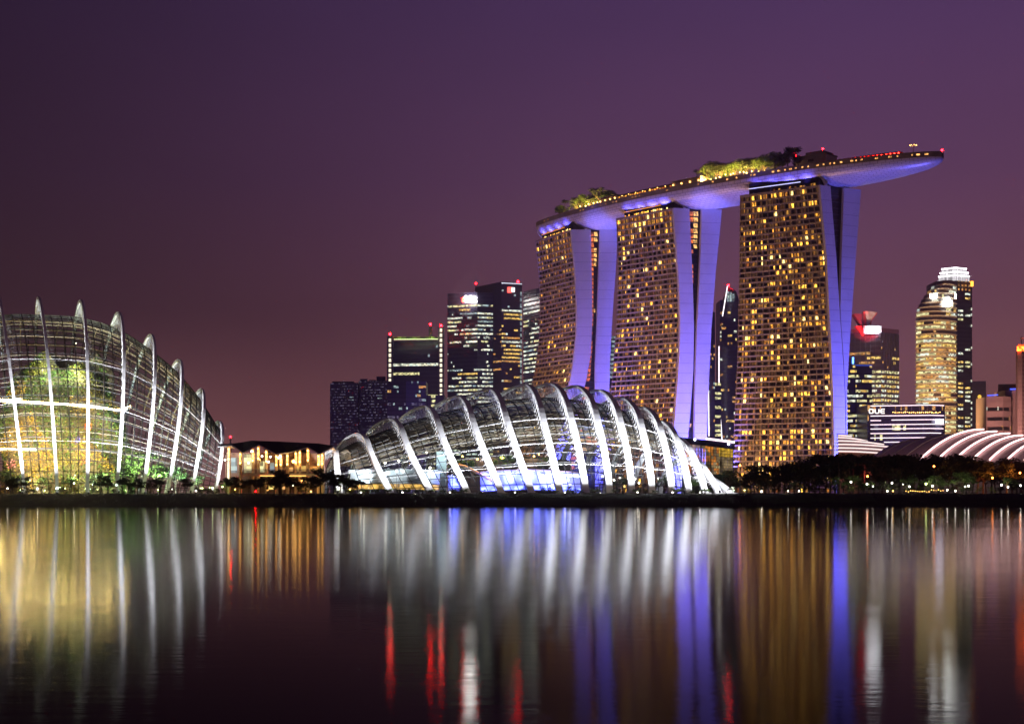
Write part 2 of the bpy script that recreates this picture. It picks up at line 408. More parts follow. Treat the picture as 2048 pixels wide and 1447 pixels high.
def palm_proto(seed, h, fl, nf, mat, width=.5):
    r = random.Random(seed); tm = MB(); lean = V3(r.uniform(-.6, .6), r.uniform(-.6, .6), 0)
    tm.tube([(0, 0, -.4), tuple(lean * .3 + UP * h * .5), tuple(lean + UP * h)], [.2, .15, .12], 6)
    m = MB(); top = lean + UP * h
    for i in range(nf):
        a = 2 * math.pi * i / nf + r.uniform(-.25, .25); up = r.uniform(.1, 1.1); dr = V3(math.cos(a), math.sin(a), 0); L = fl * r.uniform(.8, 1.15); pts = []
        for k in range(7):
            t = k / 6; pts.append(top + dr * L * t * (1 - .15 * t) + UP * (L * up * t - L * (up + .55) * .62 * t * t))
        sd = V3(-dr[1], dr[0], 0)
        for k in range(1, 7):
            for sgn in (-1, 1):
                for q in (0, .5):
                    c = pts[k - 1] * (1 - q) + pts[k] * q; t = (k - 1 + q) / 6; lw = width * fl * .42 * math.sin(math.pi * min(1, t + .12)) + .05
                    tip = c + sd * sgn * lw + dr * lw * .5 - UP * lw * .55; bs = unit(pts[k] - pts[k - 1]) * fl * .05
                    m.add([c - bs, c + bs, tip], [(0, 1, 2)])
    return tm.mesh('trunk', M_bark), m.mesh('crown', mat)
PROTO = {}
for i in range(4): PROTO['tree%d' % i] = tree_proto(20 + i, 7.0, 3.4, 1300, M_leafd, .55)
for i in range(3): PROTO['bush%d' % i] = tree_proto(40 + i, 3.0, 1.9, 650, M_leafd, .32, trunk_h=.2, limbs=5)
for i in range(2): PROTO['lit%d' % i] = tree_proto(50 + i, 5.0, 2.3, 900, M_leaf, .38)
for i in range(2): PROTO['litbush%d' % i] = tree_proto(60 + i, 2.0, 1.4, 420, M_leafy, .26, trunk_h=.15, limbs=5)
for i in range(2): PROTO['palm%d' % i] = palm_proto(70 + i, 8.0, 3.2, 17, M_leafd)
for i in range(2): PROTO['cycad%d' % i] = palm_proto(80 + i, .7, 1.9, 16, M_palm)
for i in range(2): PROTO['pinetree%d' % i] = tree_proto(90 + i, 7.5, 3.4, 1200, M_leafd, .6, trunk_h=.6, limbs=8)
def plant(kind, loc, s, name, base, cat, group, sz=None):
    root = thing(name, base, cat, loc, group)
    root.rotation_euler = (0, 0, rnd.uniform(0, 6.28)); root.scale = (s, s, sz or s)
    tm, cm = PROTO[kind]
    for nm, me in (('trunk', tm), ('crown', cm)):
        o = bpy.data.objects.new(nm, me); sc.collection.objects.link(o); o.parent = root
    ordered(root, base); return root
# ================================================================== the three hotel towers
M_slab = pbr('warm_grey_slab', (.36, .31, .28), .8, .15, .25)
M_pane = pbr('dark_room_glass', (.02, .018, .022), .12, .3, .2, spec=.6)
M_body = pbr('dark_tower_core', (.02, .018, .02), .7, .2, .2)
def blade_material():
    m = pbr('pale_blade_cladding', (.62, .62, .64), .5, .05, .1)
    return m
M_blade = blade_material()
M_join = pbr('blade_joint', (.3, .3, .34), .6, .05, .1)
E_gold = [emit('room_gold_bright', (1, .5, .06), 3.2, noise=.9), emit('room_gold', (1, .42, .045), 1.8, noise=.9), emit('room_amber', (1, .36, .05), .7, noise=.7), emit('room_pale', (1, .68, .2), 4.0, noise=1.2)]
E_dim = [emit('room_dim_amber', (1, .4, .07), .42, noise=.6), emit('room_dim_gold', (1, .46, .08), .7, noise=.7), emit('room_dim_orange', (1, .28, .05), .3, noise=.6)]
E_unlit_glow = [emit('unlit_pane_glow_a', (1, .36, .1), .07, noise=.5), emit('unlit_pane_glow_b', (1, .45, .15), .13, noise=.6)]  # weak amber glow added to the panes of unlit rooms
E_atr = [emit('atrium_orange', (1, .22, .03), .9, noise=.5), emit('atrium_red', (1, .09, .03), .75, noise=.5), emit('atrium_gold', (1, .55, .14), 1.4, noise=.6)]
E_bluestrip = emit('blue_light_strip', (.12, .1, 1), 2.2)
ZT = 190.0
TW = [
 dict(name='hotel_tower', label='nearest hotel tower, at the right, with the widest gold-windowed facade', Y=(1011.5, 977.0), e=(.88, .475), flare=4, nb=14,
      L=[(395, 1480), (520, 1479), (620, 1477), (730, 1474.6), (841, 1469), (932, 1466), (985, 1465)],
      R=[(374, 1636), (520, 1650), (620, 1654.5), (706, 1659), (800, 1663), (930, 1665), (985, 1666)],
      E1=[(377, 1657), (520, 1669), (634, 1676), (706, 1681), (796, 1686), (905, 1687), (985, 1688)],
      W0=[(375, 1684), (520, 1679), (634, 1676.5), (706, 1680.5), (796, 1685.5), (985, 1687)],
      W1=[(383, 1718), (520, 1707), (675, 1696), (796, 1689), (850, 1688.5), (985, 1689)], lit=.23, dim=.16, seed=3),
 dict(name='hotel_tower', label='middle hotel tower, its gold-windowed facade between two lilac blade walls', Y=(1097.0, 1056.0), e=(.978, .208), flare=16, nb=13,
      L=[(441, 1232.6), (531, 1236), (637, 1234), (725, 1227), (788, 1222), (900, 1212), (985, 1205)],
      R=[(420, 1343.7), (549, 1354), (637, 1357), (707, 1356), (788, 1351), (873, 1343.7), (985, 1333)],
      E1=[(422, 1376), (566, 1382.5), (654, 1385), (742.5, 1383.5), (831, 1377), (900, 1370), (985, 1361)],
      W0=[(420, 1401), (549, 1396.5), (658, 1391), (778, 1387.5), (848, 1386), (985, 1386)],
      W1=[(423.5, 1440.6), (549, 1428), (654, 1420), (778, 1414), (875, 1410.6), (985, 1408)], lit=.16, dim=.2, seed=5),
 dict(name='hotel_tower', label='farthest hotel tower, at the left, narrowest and half hidden behind the dome', Y=(1193.6, 1143.0), e=(1.0, 0.0), flare=22, nb=12,
      L=[(485, 1071), (549, 1078), (609, 1080.5), (682, 1078), (742, 1070), (769, 1063.6), (900, 1040), (985, 1025)],
      R=[(463, 1140), (537, 1148), (609, 1152), (670, 1151), (730, 1144.6), (769, 1137), (900, 1112), (985, 1095)],
      E1=[(464, 1180), (561, 1182), (633, 1183), (706, 1180), (754, 1172), (771, 1168), (900, 1142), (985, 1125)],
      W0=[(461, 1198.6), (561, 1195), (645.5, 1192.5), (730, 1189), (778, 1189), (985, 1190)],
      W1=[(463, 1233.6), (549, 1229), (633, 1223), (730, 1218), (778, 1217), (985, 1213)], lit=.07, dim=.3, seed=9)]
for T in TW:
    r = random.Random(T['seed']); YL, YR = T['Y']; e = unit(V3(*T['e'], 0)); nb = T['nb']
    zs = [3.0]
    while zs[-1] < ZT - 18: zs.append(zs[-1] + 3.3)
    k = 4; step = (ZT - zs[-1]) / k
    for i in range(k): zs.append(zs[-1] + step)
    def colat(poly, z, Y):
        return interp(HY - (z - CH) * F / Y, poly)
    def fl(z): return T['flare'] * max(0, 1 - z / 150.0) ** 2
    Lp, Rp = [], []
    for z in zs:
        Y = YL - fl(z); Lp.append(V3((colat(T['L'], z, Y) - CX) / F * Y, Y, z))
        Y = YR - fl(z); Rp.append(V3((colat(T['R'], z, Y) - CX) / F * Y, Y, z))
    dirs = unit((Rp[-1] - Lp[-1]) * V3(1, 1, 0)); nrm = V3(dirs[1], -dirs[0], 0)
    if nrm[1] > 0: nrm = -nrm
    def on_end(poly, i):
        """distance s along the end wall at which it meets a photo column"""
        z = zs[i]; q = Rp[i]; s = 20.0
        for _ in range(4):
            Y = q[1] + s * e[1]; c = (colat(poly, z, Y) - CX) / F; s = (c * q[1] - q[0]) / (e[0] - c * e[1])
        return s
    s1 = [on_end(T['E1'], i) for i in range(len(zs))]; s2 = [on_end(T['W0'], i) for i in range(len(zs))]; s3 = [on_end(T['W1'], i) for i in range(len(zs))]
    n = len(zs)
    for i in range(n):
        s2[i] = max(s2[i], s1[i] + .6); s3[i] = max(s3[i], s2[i] + 1.0)
    T.update(Lp=Lp, Rp=Rp, dirs=dirs, nrm=nrm, ev=e, s3t=s3[-1], zs=zs, s1=s1, s2=s2, s3=s3)
    root = thing(T['name'], T['label'], 'skyscraper', (Lp[0] + Rp[0]) / 2, 'three hotel towers under the sky deck')
    # core of the east leg and of the west leg
    core = MB(); rings = []
    for i in range(n):
        a = Lp[i] - nrm * 1.25; b = Rp[i] - nrm * 1.25 - dirs * .3
        rings.append([a, b, b + e * (s1[i] - 1), a + e * (s1[i] - 1), a])
    core.grid(rings); core.poly(rings[-1][:4]); core.build('tower_core', M_body, root)
    core = MB(); rings = []
    for i in range(n):
        b = Rp[i] + e * (s2[i] + .1) - dirs * .3; a = b - dirs * 50; w = s3[i] - s2[i] - .2
        rings.append([a, b, b + e * w, a + e * w, a])
    core.grid(rings); core.poly(rings[-1][:4]); core.build('tower_core', M_body, root)
    # lilac blade walls that close the ends of both legs
    for sa, sb, ext in (([0] * n, s1, 1.4), (s2, s3, 1.4)):
        bl = MB(); rings = []
        for i in range(n):
            z = V3(0, 0, 1.2 if i == n - 1 else 0); a = Rp[i] + e * sa[i] + z; b = Rp[i] + e * sb[i] + z
            rings.append([a, b, b + dirs * ext, a + dirs * ext, a])
        bl.grid(rings); bl.poly(rings[-1][:4][::-1]); ob = bl.build('blade_wall', M_blade, root)
        for i in range(2, n - 1, 2):      # recessed-looking joints between cladding courses, slightly proud strips
            a = Rp[i] + e * (sa[i] + .1) + dirs * (ext + .012); b = Rp[i] + e * (sb[i] - .1) + dirs * (ext + .012)
            MB().beam(a, b, .03, .22).build('cladding_joint', M_join, ob)
    # floor slabs with their upstands
    def fp(i, u, out): return Lp[i] * (1 - u) + Rp[i] * u + nrm * out
    it = []
    for i in range(n):
        h = .95 if i < n - 1 else 1.3
        a0, a1 = fp(i, 0, -1.1), fp(i, .999, -1.1); b0, b1 = fp(i, 0, .3), fp(i, .999, .3); hh = UP * h
        it.append((MB().hexa([b0, b1, a1, a0, b0 + hh, b1 + hh, a1 + hh, a0 + hh]), M_slab))
    pieces(root, 'floor_slab', it, 100, 4)
    # party walls between rooms
    it = []
    for b in range(nb + 1):
        m = MB(); w = .3 / np.linalg.norm(Rp[0] - Lp[0])
        for i in range(n - 1):
            u0 = min(max(b / nb - w, .001), .992); u1 = u0 + 2 * w * .55
            lo, hi = UP * .95, UP * 0
            m.hexa([fp(i, u0, .15) + lo, fp(i, u1, .15) + lo, fp(i, u1, -1.05) + lo, fp(i, u0, -1.05) + lo, fp(i + 1, u0, .15), fp(i + 1, u1, .15), fp(i + 1, u1, -1.05), fp(i + 1, u0, -1.05)])
        it.append((m, M_slab))
    pieces(root, 'party_wall', it, 40, 4)
    # room windows, two to a bay
    it_l, it_d = [], []
    colw = [r.uniform(.3, 1.7) for _ in range(nb * 2)]
    for i in range(n - 1):
        roww = r.uniform(.35, 1.6)
        for c in range(nb * 2):
            u0 = (c + .14) / (nb * 2); u1 = (c + .9) / (nb * 2)
            m = MB().quad(fp(i, u0, -.98) + UP * .95, fp(i, u1, -.98) + UP * .95, fp(i + 1, u1, -.98) - UP * .12, fp(i + 1, u0, -.98) - UP * .12)
            top_boost = 2.2 if (i > n - 7 and T['seed'] != 3) else 1
            q = r.random(); pl = T['lit'] * colw[c] * roww * top_boost
            if T['seed'] == 3 and (i in (12, 13, 22) or c < 1): pl = 0
            if q < pl: it_l.append((m, r.choice(E_gold[:2] + E_gold)))
            elif q < pl + T['dim'] * roww * top_boost: it_l.append((m, r.choice(E_dim)))
            else: it_d.append((m, M_pane if r.random() < .5 else r.choice(E_unlit_glow)))
    pieces(root, 'lit_window', it_l, 300, 2)
    pieces(root, 'dark_window', it_d, 0, 2, rest='dark_windows')
    # glazed atrium between the two legs
    m = MB(); rings = []
    for i in range(n):
        rings.append([Rp[i] + e * (s1[i] - .4) - dirs * 1.5, Rp[i] + e * (s2[i] + .4) - dirs * 1.5])
    m.grid(rings); m.build('atrium_glazing', M_pane, root)
    it = []
    for i in range(n - 1):
        gap = s2[i] - s1[i]
        if gap < 1.5: continue
        a = s1[i] + .2; b = s1[i] + (min(gap * .55, 6) if T['seed'] != 3 else gap * .22)
        mt = E_atr[1] if T['seed'] == 3 else E_atr[0]
        if r.random() < (.9 if T['seed'] != 5 else .75):
            it.append((MB().quad(*[Rp[i + (k > 1)] + e * q - dirs * 1.42 + UP * zz for k, (q, zz) in enumerate(((a, .7), (b, .7), (b, -.25), (a, -.25)))]), mt))
        if r.random() < (.75 if i > n - 9 and T['seed'] != 3 else .08):
            a, b = b + .3, s2[i] - .3
            it.append((MB().quad(*[Rp[i + (k > 1)] + e * q - dirs * 1.42 + UP * zz for k, (q, zz) in enumerate(((a, .7), (b, .7), (b, -.25), (a, -.25)))]), E_atr[2]))
    pieces(root, 'atrium_window', it, 120, 2)
    it = []
    for i in range(1, n - 1):
        it.append((MB().beam(Rp[i] + e * s1[i] - dirs * 1.35, Rp[i] + e * s2[i] - dirs * 1.35, .2, .5), M_dark))
    pieces(root, 'atrium_floor', it, 80, 3)
    # dark glass crown storey, its parapet lights and the white props that carry the sky deck
    c0 = Lp[-1] * .93 + Rp[-1] * .07 + e * 2.5 - nrm * .8; c1 = Lp[-1] * .04 + Rp[-1] * .96 + e * 2.5 - nrm * .8; dep = s3[-1] - 8
    MB().prism([c0, c1, c1 + e * dep, c0 + e * dep], ZT + .3, ZT + 8.5).build('crown_storey', M_pane, root)
    MB().beam(c0 + UP * 5.2 - e * .2 + nrm * .3, (c0 * .25 + c1 * .75) + UP * 5.2 - e * .2 + nrm * .3, .35, .45).build('parapet_light', emit('pale_strip_%d' % T['seed'], (.6, .6, 1), 1.5) if T['seed'] == 3 else emit('orange_strip_%d' % T['seed'], (1, .35, .06), 1.0), root)
    it = []
    for j in range(26):
        u0 = (j + .15) / 26; u1 = (j + .85) / 26
        if r.random() < (.25 if T['seed'] == 3 else .6):
            a = c0 * (1 - u0) + c1 * u0 + nrm * .05; b = c0 * (1 - u1) + c1 * u1 + nrm * .05; z = r.choice((1.2, 1.6))
            it.append((MB().quad(a + UP * z, b + UP * z, b + UP * (z + 1.8), a + UP * (z + 1.8)), r.choice(E_dim if T['seed'] == 3 else E_gold)))
    pieces(root, 'crown_window', it, 40, 1)
    foot = Rp[-1] + e * (s1[-1] * .82) - dirs * .4 + UP * 1.2
    for sgn, hgt in ((-1, 13.0), (1, 11.0)):
        MB().strip([foot, foot + e * (sgn * 4.2 if sgn < 0 else 5.2) - dirs * 3 + UP * hgt], 1.1, 1.1).build('deck_prop', M_white, root)

# ================================================================== the sky deck
E_deckwin = emit('deck_edge_window', (1, .42, .12), .6, noise=.8)
E_deckhot = emit('deck_edge_window_bright', (1, .45, .12), 1.8, noise=.8)
def hull_material():
    m = pbr('silver_hull_panels', (.6, .6, .62), .38, .08, .08, metal=.15)
    N, L = m.node_tree.nodes, m.node_tree.links.new
    b = next(n for n in N if n.type == 'BSDF_PRINCIPLED')
    uv = N.new('ShaderNodeUVMap'); br = N.new('ShaderNodeTexBrick')
    br.inputs['Color1'].default_value = (.62, .62, .64, 1); br.inputs['Color2'].default_value = (.55, .55, .59, 1); br.inputs['Mortar'].default_value = (.22, .22, .27, 1)
    br.inputs['Scale'].default_value = 1; br.inputs['Mortar Size'].default_value = .16; br.inputs['Brick Width'].default_value = 4.6; br.inputs['Row Height'].default_value = 2.6; br.offset = .5
    L(uv.outputs[0], br.inputs['Vector']); L(br.outputs['Color'], b.inputs['Base Color'])
    return m
M_hull = hull_material()
ctl = [V3(22, 1240, 0), V3(31, 1216, 0), V3(51.5, 1168, 0), V3(110, 1081, 0), V3(185, 1005, 0), V3(255.3, 948, 0), V3(297, 917, 0)]
cl = []
for i in range(1, len(ctl) - 2):
    for t in np.linspace(0, 1, 26)[:-1]:
        p0, p1, p2, p3 = ctl[i - 1:i + 3]
        cl.append(.5 * ((2 * p1) + (-p0 + p2) * t + (2 * p0 - 5 * p1 + 4 * p2 - p3) * t * t + (-p0 + 3 * p1 - 3 * p2 + p3) * t ** 3))
cl.append(ctl[-2]); cl = np.array(cl)
sl = np.concatenate([[0], np.cumsum(np.linalg.norm(np.diff(cl, axis=0), axis=1))]); SL = sl[-1]
ZD = 204.5
def deck_at(s):
    s = min(max(s, 0), SL); p = V3(np.interp(s, sl, cl[:, 0]), np.interp(s, sl, cl[:, 1]), 0)
    a = max(s - 1, 0); b = min(s + 1, SL)
    t = unit(V3(np.interp(b, sl, cl[:, 0]) - np.interp(a, sl, cl[:, 0]), np.interp(b, sl, cl[:, 1]) - np.interp(a, sl, cl[:, 1]), 0))
    return p, t, V3(t[1], -t[0], 0) * (1 if -t[0] < 0 else -1)      # side vector towards the bay
def prof(s):
    q = 1.0
    if s < 20: q = math.sqrt(max(0, 1 - ((20 - s) / 20.5) ** 2))
    if s > SL - 110: q = min(q, math.sqrt(max(0, 1 - ((s - SL + 110) / 110.2) ** 2)))
    return q
deck = thing('sky_deck', 'long boat-shaped sky deck with a blue-lit hull across the three tower tops', 'roof deck', deck_at(SL / 2)[0] + UP * 190)
ss = np.concatenate([np.linspace(0, 20, 9), np.linspace(24, SL - 112, 52), SL - 110 + 110 * np.sin(np.linspace(0, math.pi / 2, 26))])
g, uvs = [], []
AN = np.linspace(-90, 90, 23)
for s in ss:
    p, t, sd = deck_at(s); q = prof(s); w = 19.5 * q; d = 11.5 * q ** .75; row = []; ur = []
    for a in AN:
        ar = math.radians(a); row.append(p + sd * w * math.sin(ar) * -1 + UP * (ZD - 2.0 - d * math.cos(ar) ** .8)); ur.append((s, a * .35))
    g.append(row); uvs.append(ur)
hm = MB().grid(g); me = hm.mesh('hull', M_hull, True)
ul = me.uv_layers.new(name='UVMap'); fu = [u for r_ in uvs for u in r_]
for lp in me.loops: ul.data[lp.index].uv = fu[lp.vertex_index]
link('hull', me, deck)
# rim with its row of lit openings, deck floor
m = MB(); g2 = []
for s in ss:
    p, t, sd = deck_at(s); w = 19.5 * prof(s)
    g2.append([p + sd * (w + .05) + UP * (ZD - 2.3), p + sd * (w + .05) + UP * (ZD + .9), p + sd * max(0, w - .6) + UP * (ZD + .9), p + sd * max(0, w - .6) + UP * ZD,
               p - sd * max(0, w - .6) + UP * ZD, p - sd * max(0, w - .6) + UP * (ZD + .9), p - sd * (w + .05) + UP * (ZD + .9), p - sd * (w + .05) + UP * (ZD - 2.3)])
m.grid(g2).build('deck_rim', pbr('deck_rim_concrete', (.2, .18, .17), .7, .3, .2), deck)
it = []; r = random.Random(77)
s = 8.0
while s < SL - 6:
    w_ = r.uniform(.8, 2.0)
    if r.random() < (.7 if s > SL - 150 else .35):
        pa, t, sd = deck_at(s); pb, t2, sd2 = deck_at(s + w_); wa = 19.5 * prof(s) + .1; wb = 19.5 * prof(s + w_) + .1
        it.append((MB().quad(pa + sd * wa + UP * (ZD - 1.2), pb + sd2 * wb + UP * (ZD - 1.2), pb + sd2 * wb + UP * (ZD - .3), pa + sd * wa + UP * (ZD - .3)), E_deckwin if s < SL - 150 else E_deckhot))
    s += w_ + r.uniform(1.0, 3.6)
pieces(deck, 'edge_window', it, 150, 1)
def on_deck(s, across, z=0):
    p, t, sd = deck_at(s); return p + sd * across + UP * (ZD + z)
def s_of_px(px, across=15):
    best = min(np.linspace(0, SL, 700), key=lambda s: abs(pix(on_deck(s, across * prof(s)))[0] - px)); return float(best)
# long restaurant pavilion, the lift block, canopies and planting
def deck_box(name, label, cat, px0, px1, across, width, h, mat, z=0):
    s0, s1_ = s_of_px(px0, across), s_of_px(px1, across); root = thing(name, label, cat, on_deck((s0 + s1_) / 2, across * prof(s0), z))
    k = max(2, int(abs(s1_ - s0) / 4)); g = []
    for s in np.linspace(s0, s1_, k):
        a, b = on_deck(s, across, z), on_deck(s, across - width, z); g.append([a, a + UP * h, b + UP * h, b])
    m = MB().grid(g); m.poly(g[0]); m.poly(g[-1][::-1]); m.build('wall', mat, root)
    return root, s0, s1_
pv, s0, s1_ = deck_box('deck_pavilion', 'long low restaurant pavilion with orange lamps on the sky deck', 'pavilion', 1222, 1402, 14.5, 10, 3.4, M_dark)
g = [[on_deck(s, 16, 3.5), on_deck(s, 16, 3.9), on_deck(s, 3, 4.6), on_deck(s, 3, 3.5)] for s in np.linspace(s0 - 1, s1_ + 1, 30)]
MB().grid(g).build('roof', pbr('pavilion_roof', (.16, .12, .1), .7), pv)
it = []
for s in np.arange(s0 + 1, s1_ - 1, 2.4):
    if rnd.random() < .8: it.append((MB().quad(on_deck(s, 14.7, 1.6), on_deck(s + 1.7, 14.7, 1.6), on_deck(s + 1.7, 14.7, 3.2), on_deck(s, 14.7, 3.2)), rnd.choice(E_gold[1:3] + E_atr[:1])))
pieces(pv, 'window', it, 60, 1)
for s in np.arange(s0, s1_, 7): MB().ball(on_deck(s, 16.2, 3.0), .24).build('lamp', E_lampw, pv)
for px0, px1, nm in ((1200, 1232, 'at its left end'), (1345, 1400, 'at its right end')):
    q, a, b = deck_box('deck_kiosk', 'small bright kiosk beside the long deck pavilion, ' + nm, 'kiosk', px0, px1, 17, 6, 4.2, pbr('kiosk_' + nm[-8:-4], (.5, .42, .36), .7))
    MB().grid([[on_deck(s, 18.2, 4.3), on_deck(s, 18.2, 4.7), on_deck(s, 9, 4.7), on_deck(s, 9, 4.3)] for s in np.linspace(a - 1, b + 1, 6)]).build('roof', M_slab, q)
    for s in np.linspace(a + 1, b - 1, 4): MB().ball(on_deck(s, 17.4, 2.4), .4).build('lamp', E_lampw, q)
lb, a, b = deck_box('lift_block', 'plain grey lift machine block standing on the sky deck', 'roof block', 1588, 1652, 4, 14, 9.0, pbr('lift_block_wall', (.3, .28, .27), .8))
MB().grid([[on_deck(s, 4.4, 9.05), on_deck(s, 4.4, 9.7), on_deck(s, -10.4, 9.7), on_deck(s, -10.4, 9.05)] for s in np.linspace(a - .4, b + .4, 5)]).build('parapet', M_slab, lb)
mid_s = (a + b) / 2
MB().grid([[on_deck(s, 3.6, 9.7), on_deck(s, 3.6, 11.5), on_deck(s, -9, 11.5), on_deck(s, -9, 9.7)] for s in np.linspace(mid_s - 3, b - 2, 4)]).build('plant_room', M_slab, lb)
MB().quad(on_deck(mid_s - 1, 4.06, 5.4), on_deck(mid_s + 3, 4.06, 5.4), on_deck(mid_s + 3, 4.06, 7.0), on_deck(mid_s - 1, 4.06, 7.0)).build('louvre', M_dark, lb)
for s, z in ((a + .8, 9.8), (b - 2.5, 11.6)): MB().tube([on_deck(s, 3, z - .4), on_deck(s, 3, z + .6)], .12).build('beacon_mast', M_dark, lb); MB().ball(on_deck(s, 3, z + .9), .55).build('beacon', E_red, lb)
M_redcan = pbr('red_canopy', (.5, .02, .03), .6)
for i, px in enumerate(np.linspace(1672, 1800, 16)):
    s = s_of_px(px, 8); w = 15 * prof(s); c = on_deck(s, w * .55); root = thing('red_parasol', 'x', 'parasol', c, 'red parasols of the deck bar')
    MB().tube([c, c + UP * 3], .1, 5).build('pole', M_steel, root); MB().lathe(c + UP * 2.6, [(2.1, 0), (1.3, .5), (.1, 1.0)], 8).build('canopy', M_redcan, root)
    MB().ball(c + UP * 2.0 + V3(-1.0, -1.2, 0), .5).build('lamp', emit('red_lamp', (1, .03, .015), 30) if i == 0 else MATS['red_lamp'], root)
    ordered(root, 'red lit parasol of the bar on the sky deck')
bar, a, b = deck_box('deck_bar', 'flat-roofed bar behind the red parasols on the sky deck', 'bar', 1655, 1770, 2, 9, 3.6, pbr('bar_wall', (.25, .12, .1), .7))
MB().grid([[on_deck(s, 4, 3.7), on_deck(s, 4, 4.1), on_deck(s, -8, 5.0), on_deck(s, -8, 3.7)] for s in np.linspace(a - 1, b + 1, 8)]).build('roof', M_slab, bar)
it = [(MB().quad(on_deck(s, 2.1, .8), on_deck(s + 2, 2.1, .8), on_deck(s + 2, 2.1, 3), on_deck(s, 2.1, 3)), E_dim[2]) for s in np.arange(a + 1, b - 2, 3.2)]
pieces(bar, 'window', it, 40, 1)
s = s_of_px(1828, 4); c = on_deck(s, 3); lm = thing('lamp_mast', 'tall mast with a ring of white lamps near the tip of the sky deck', 'lamp mast', c)
MB().tube([c, c + UP * 6.6], [.28, .18], 6).build('pole', M_white, lm)
for k in range(8):
    q = c + UP * 6.4 + V3(math.cos(k * .785), math.sin(k * .785), 0) * 2.0
    MB().beam(c + UP * 6.2, q, .12).build('arm', M_white, lm); MB().ball(q + UP * .1, .2).build('lamp', MATS['deck_globe'] if 'deck_globe' in MATS else E_lampw, lm)
tip = on_deck(SL - .5, 0, .9); bt = thing('tip_beacon', 'red warning beacon on the very tip of the sky deck', 'beacon', tip)
MB().tube([tip - UP * .3, tip + UP * .7], .12).build('post', M_dark, bt); MB().ball(tip + UP * 1.0, .6).build('lamp', E_red, bt)
for i, px in enumerate(list(np.linspace(1072, 1108, 5)) + list(np.linspace(1112, 1210, 17)) + list(np.linspace(1398, 1586, 30)) + [1605, 1628, 1660]):
    s = s_of_px(px, 12); ac = rnd.uniform(2, 15) * prof(s); big = 1112 <= px <= 1215 or 1395 <= px <= 1590
    k = rnd.choice(['lit0', 'lit1', 'palm0', 'lit0', 'lit1', 'lit1', 'tree0']) if big else rnd.choice(['bush0', 'bush1', 'litbush0'])
    base = ('garden tree at the middle of the sky deck' if px > 1390 else 'garden tree on the left end of the sky deck') if big else ('shrub on the rounded left tip of the sky deck' if px < 1110 else 'shrub beside the grey lift block on the sky deck')
    plant(k, on_deck(s, ac, -.1), rnd.uniform(.8, 1.25) * ((1.35 if k.startswith('palm') else 1.75) * (1.0 if px > 1390 else .95) * (1.25 if k.startswith('lit') else 1) if big else .9), 'deck_tree' if big else 'deck_shrub', base, 'tree' if big else 'shrub', 'sky deck planting')
for i, px in enumerate([1080, 1095, 1150, 1162, 1172, 1178, 1188, 1196] + [1405, 1412, 1422, 1432, 1440, 1452, 1462, 1468, 1480, 1488, 1494, 1504, 1518, 1530]):
    s = s_of_px(px, 16); c = on_deck(s, 16.5 * prof(s), 0); root = thing('deck_lamp', 'x', 'lamp', c, 'garden lamps on the sky deck'); hgt = rnd.uniform(1.2, 3.4)
    MB().tube([c, c + UP * hgt], .08, 5).build('post', M_dark, root); MB().ball(c + UP * hgt, .36).build('globe', emit('deck_globe', (1, .72, .2), 14) if i == 0 else MATS['deck_globe'], root)
    if i % 2 == 0: point(root, c + UP * 1.0, 60000, (1, .58, .12), .5, aim=(.35, .6, .7))
    ordered(root, 'yellow lamp under the trees, left of sky deck' if px < 1300 else 'yellow lamp under the trees, middle of sky deck')
# tower and hull floodlights
BLUE = (.12, .115, 1.0)
for k, T in enumerate(TW):
    Rt, e, d, nm = T['Rp'][-1], T['ev'], T['dirs'], T['nrm']; w = T['s3t']; who = ('right', 'middle', 'left')[k]
    Rb = T['Rp'][0]
    for j, q in enumerate((.15, .85)):
        base = Rb + e * w * q + d * 46 + UP * 6
        flood(base, Rb + e * w * (.2 + .6 * q) + UP * 62, 7.6e5 * (1, 1.15, 1.5)[k], BLUE, 128, 1.0, label='blue floodlight at the foot of the %s hotel tower, %s' % (who, ('near blade', 'far blade')[j]), group='blue tower floodlights', lens=E_lensb, scale=2)
    flood(Rt + e * w * .5 + d * 26 + UP * 8, Rb + e * w * .5 + UP * 95, 2.6e5 * (1, 1.3, 2.0)[k], BLUE, 110, 1.0, label='blue downlight under the sky deck above the %s hotel tower end' % who, group='blue tower downlights', lens=E_lensb)
    c = (T['Lp'][-1] + Rt) / 2
    flood(c + nm * 95 - d * 42 - V3(0, 0, 165), c - V3(0, 0, 80), 3.3e5, (1, .48, .2), 110, 2.0, label='warm garden floodlight facing the %s hotel tower' % who, group='warm facade floodlights', lens=E_lampw, scale=2)
